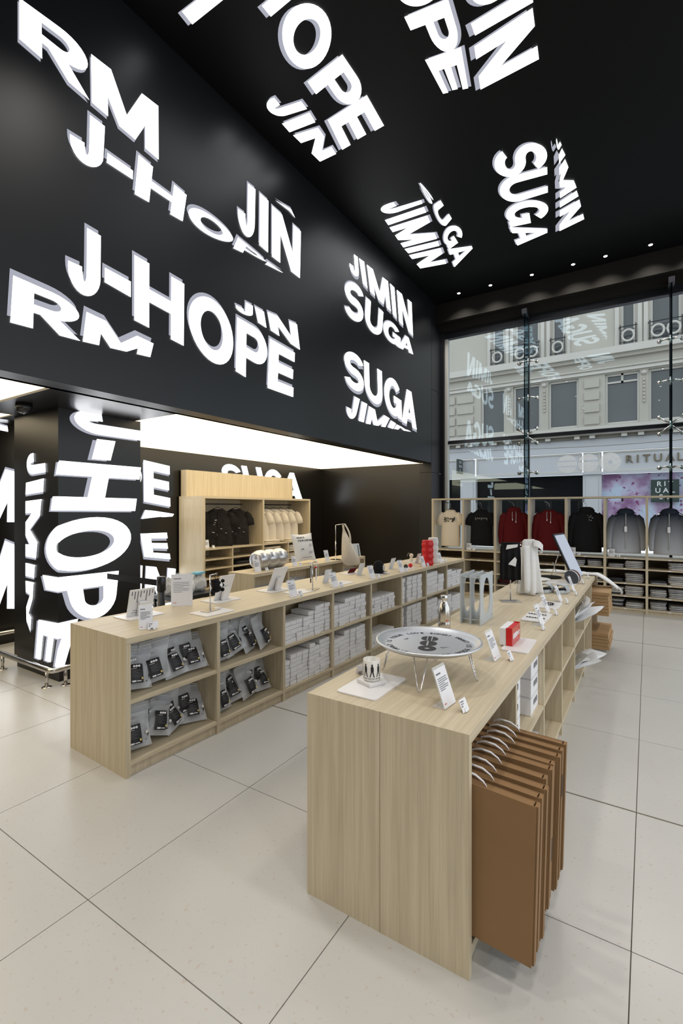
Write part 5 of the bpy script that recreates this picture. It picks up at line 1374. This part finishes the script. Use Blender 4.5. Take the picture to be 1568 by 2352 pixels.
for bay in (5, 6):
    for r_, (z, n1, n2) in enumerate(((.73, 2 if bay == 5 else 0, 4), (.49, 2, 5), (.28, 4, 5), (.075, 4, 3))):
        a = SX[bay]
        lab = 'grey folded garment, %%s up in the %%s stack, %s shelf %s' % (('top', 'second', 'third', 'bottom')[r_], names[bay])
        if n1: fold_stack(a + .155, SY + .22, z, n1, GM + ['dark_cloth'], lab % ('%s', 'narrow'), FG, .030, (.92, 1.1))
        fold_stack(a + .425, SY + .21, z, n2, GM, lab % ('%s', 'wide'), FG, .030, (1.06, 1.15))
for bay, rows in ((4, ((.73, 4), (.49, 4), (.28, 3))), (3, ((.49, 2), (.28, 3))), (2, ((.28, 3),)), (1, ((.28, 2),))):
    for z, n in rows:
        for dx, nm_ in ((.17, 'first'), (.44, 'second')):
            fold_stack(SX[bay] + dx, SY + .22, z, n, ['dark_cloth', 'grey_cloth'] if bay == 4 else ['maroon_cloth', 'dark_cloth'] if bay in (2, 3) else ['dark_cloth'],
                       'dark folded garment, %s up in the ' + '%s pile, %s shelf %s' % (nm_, {.73: 'top', .49: 'middle', .28: 'low'}[z], names[bay]), FG, .032, (.95, 1.1))

# === oak wardrobe in the alcove ===
WX, W0, W1, WD = -6.2, 5.39, 8.36, .62
wd = thing('wardrobe_unit', 'tall oak open wardrobe with header board in the alcove', 'wardrobe', (WX, W0, 0))
def wp(name, mb, mat): o = obj(name, mb, mat, wd); o.data.transform(Matrix.Translation((-WX, -W0, 0))); return o
WM = 6.86
for y in (W0, WM - .02, W1 - .04): wp('upright', MB().box(WX - WD, WX, y, y + .04, 0, 1.89), 'oak_v')
wp('top_board', MB().box(WX - WD, WX, W0, W1, 1.891, 1.93), 'oak_h')
wp('header', MB().box(WX - WD, WX - WD + .14, W0 + .04, W1 - .02, 1.931, 2.39), 'oak_v')
wp('back_board', MB().box(WX - WD, WX - WD + .02, W0 + .04, W1 - .04, 0, 1.89), 'oak_v')
WL = (1.04, .86, .70, .54, .38, .20)
for y0, y1, ym in ((W0 + .041, WM - .021, 6.06), (WM + .021, W1 - .041, 7.62)):
    for k, z in enumerate(WL):
        if k == 0: wp('shelf', MB().box(WX - WD + .021, WX - .004, y0, y1, z - .024, z), 'oak_h')
        else:
            wp('shelf', MB().box(WX - WD + .021, WX - .004, y0, ym - .013, z - .022, z), 'oak_h'); wp('shelf', MB().box(WX - WD + .021, WX - .004, ym + .013, y1, z - .022, z), 'oak_h')
    wp('cubby_divider', MB().box(WX - WD + .021, WX - .005, ym - .012, ym + .012, 0, WL[0] - .025), 'oak_v')
    wp('hanging_rail', MB().tube([(WX - .3, y0, 1.80), (WX - .3, y1 - .25, 1.80)], .013, 10), 'black_metal')
def buttons(t, th):
    obj('placket', MB().box(-.02, .02, -th - .013, -th - .006, -.68, -.06), 'tiedye_cloth', t)
    rr = random.Random(8); mb = MB()
    for k in range(12): x, z = rr.uniform(-.12, .12), rr.uniform(-.5, -.2); mb.box(x, x + .03, -th - .012, -th - .007, z, z + .008)
    obj('print', mb, 'pale_cloth', t)
def portrait(t, th):
    obj('print', MB().prism([(-.04, -.16), (.03, -.15), (.06, -.20), (.05, -.30), (.0, -.33), (-.05, -.28)], lambda u, v, q: (u, q, v), -th - .012, -th - .006), 'dark_cloth', t)
for k, (y, a) in enumerate(((5.98, 58), (6.42, 64))):
    shirt('tie_dye_shirt', ('black tie-dye button shirt hung first on the wardrobe rail', 'black tie-dye button shirt hung behind the first one')[k], 'shirt', (WX - .3, y, 1.715), R(a), 'tiedye_cloth', .52, .70, 'short', 'tie-dye shirts', 'shirt', buttons)
    hanger((WX - .3, y, 1.735), R(a), ('hanger of the first tie-dye shirt', 'hanger of the second tie-dye shirt')[k], .38, .085)
for k in range(5):
    y = 7.02 + k * .235; a = 72 + (k % 2) * 6
    shirt('t_shirt', 'cream T-shirt with portrait print, %s along the wardrobe rail' % ORD[k], 'T-shirt', (WX - .3, y, 1.715), R(a - 25), 'cream_cloth', .44, .66, 'short', 'cream T-shirts in the wardrobe', 'round', portrait, .04)
    hanger((WX - .3, y, 1.735), R(a - 25), 'hanger of the %s cream T-shirt in the wardrobe' % ORD[k], .34, .085)
sign((WX - .06, 5.52, WL[0] + .0008), R(-6), 'card in a stand in the wardrobe beside the tie-dye shirts', .09, .14, 10)
price((WX - .05, 5.66, WL[0] + .0008), R(-6), 'price tag in the wardrobe beside the tie-dye shirts')
for z, n in ((.86, 3), (.70, 3), (.54, 3)):
    fold_stack(WX - .2, 7.22, z, n, ['cream_cloth', 'pale_cloth'], 'cream folded T-shirt, %s up, inner wardrobe cubby, ' + {.86: 'top', .70: 'middle', .54: 'low'}[z] + ' row', 'folded cream T-shirts', .036, (1.25, 1.6), 0)
    fold_stack(WX - .2, 7.95, z, n, ['cream_cloth', 'pale_cloth'], 'cream folded T-shirt, %s up, cubby at the wardrobe side, ' + {.86: 'top', .70: 'middle', .54: 'low'}[z] + ' row', 'folded cream T-shirts', .036, (1.25, 1.6), 0)
fold_stack(WX - .2, 7.22, WL[0], 2, ['cream_cloth'], 'cream folded T-shirt, %s up, under the T-shirts by the divider', 'folded cream T-shirts', .03, (1.2, 1.5))
fold_stack(WX - .2, 7.9, WL[0], 2, ['cream_cloth'], 'cream folded T-shirt, %s up, under the T-shirts by the side', 'folded cream T-shirts', .03, (1.2, 1.5))
for y, z in ((6.45, .70), (6.45, .54)): fold_stack(WX - .2, y, z, 2, ['dark_cloth'], 'dark folded garment, %s up, ' + ('upper' if z > .6 else 'lower') + ' cubby below the tie-dye shirts', 'folded dark garments', .03, (1.2, 1.5))

# === steel bumper rails, stanchion, cart with crumpled bags ===
br = thing('bumper_rail', 'low brushed steel guard rail around the lit column foot', 'rail', (CXR + .12, CYF - .12, 0))
obj('rail', MB().tube([(-1.10, 0, .17), (-.04, 0, .17), (-.012, .012, .17), (0, .04, .17), (0, 1.0, .17)], .026, 14), 'steel', br, True)
for (x, y) in ((-1.02, 0), (-.09, 0), (0, .13), (0, .9)):
    p_ = obj('post', MB().tube([(x, y, .004), (x, y, .16)], .016, 12), 'steel', br, True)
    obj('flange', MB().lathe([(.001, 0), (.045, 0), (.043, .006), (.001, .007)], (x, y, 0), 20), 'steel', p_, True)
wr = thing('bumper_rail', 'steel guard rail along the alcove back wall', 'rail', (-6.72, 1.5, 0))
obj('rail', MB().tube([(0, -1.5, .17), (0, 3.7, .17)], .026, 12), 'steel', wr, True)
for y in (-1.0, .4, 1.9, 3.4):
    obj('post', MB().tube([(0, y, .004), (0, y, .16)], .016, 10), 'steel', wr, True)
sn = thing('stanchion', 'black retractable belt post behind the long counter', 'barrier post', (-3.93, 2.90, 0))
obj('base', MB().lathe([(.001, 0), (.16, 0), (.16, .012), (.04, .03), (.001, .03)], n=28), 'black_metal', sn, True)
obj('post', MB().tube([(0, 0, .02), (0, 0, 1.02)], .036, 18), 'black_metal', sn, True)
obj('belt_head', MB().lathe([(.036, .92), (.042, .925), (.042, 1.055), (.038, 1.06), (.001, 1.06)], n=20), 'black_metal', sn, True)
obj('belt', MB().box(-.90, -.04, -.004, -.001, .965, 1.025), 'black_cloth', sn)
ct = thing('stock_cart', 'dark low cart behind the long counter holding crumpled bags', 'cart', (-4.12, 3.34, 0))
obj('tray', MB().box(-.20, .20, -.26, .26, .78, .82), 'black_metal', ct)
for x in (-.18, .18):
    for y in (-.24, .24): obj('leg', MB().tube([(x, y, 0), (x, y, .78)], .014, 8), 'black_metal', ct, True)
for k, (x, y, mt) in enumerate(((-.05, -.20, 'pale_cloth'), (.02, .0, 'white_cloth'), (-.02, .19, 'pale_cloth'))):
    rr = random.Random(k)
    mb = MB().rings([[(a * math.cos(q) * (1 + .25 * math.sin(3 * q + k)), a * math.sin(q) * (1 + .2 * math.sin(4 * q + k * 2)), z + .02 * math.sin(5 * q + z * 30) * (z > 0)) for q in [2 * PI * i / 18 for i in range(18)]]
                     for a, z in ((.06, 0), (.085, .04), (.08, .10), (.045, .15), (.02, .17))])
    o = tag(obj('crumpled_bag', mb, mt, loc=(-4.12 + x, 3.34 + y, .822), smooth=False), 'crumpled pale bag heaped on the cart behind the black post, %s of three' % ('first', 'second', 'third')[k], 'bag', 'crumpled bags')
tag(obj('blue_packet', MB().box(-.05, .05, -.07, .07, 0, .02), 'sky_blue', loc=(-4.14, 3.52, 1.0), rot=(0, 0, R(20))), 'light blue packet on top of the crumpled bags', 'packet')
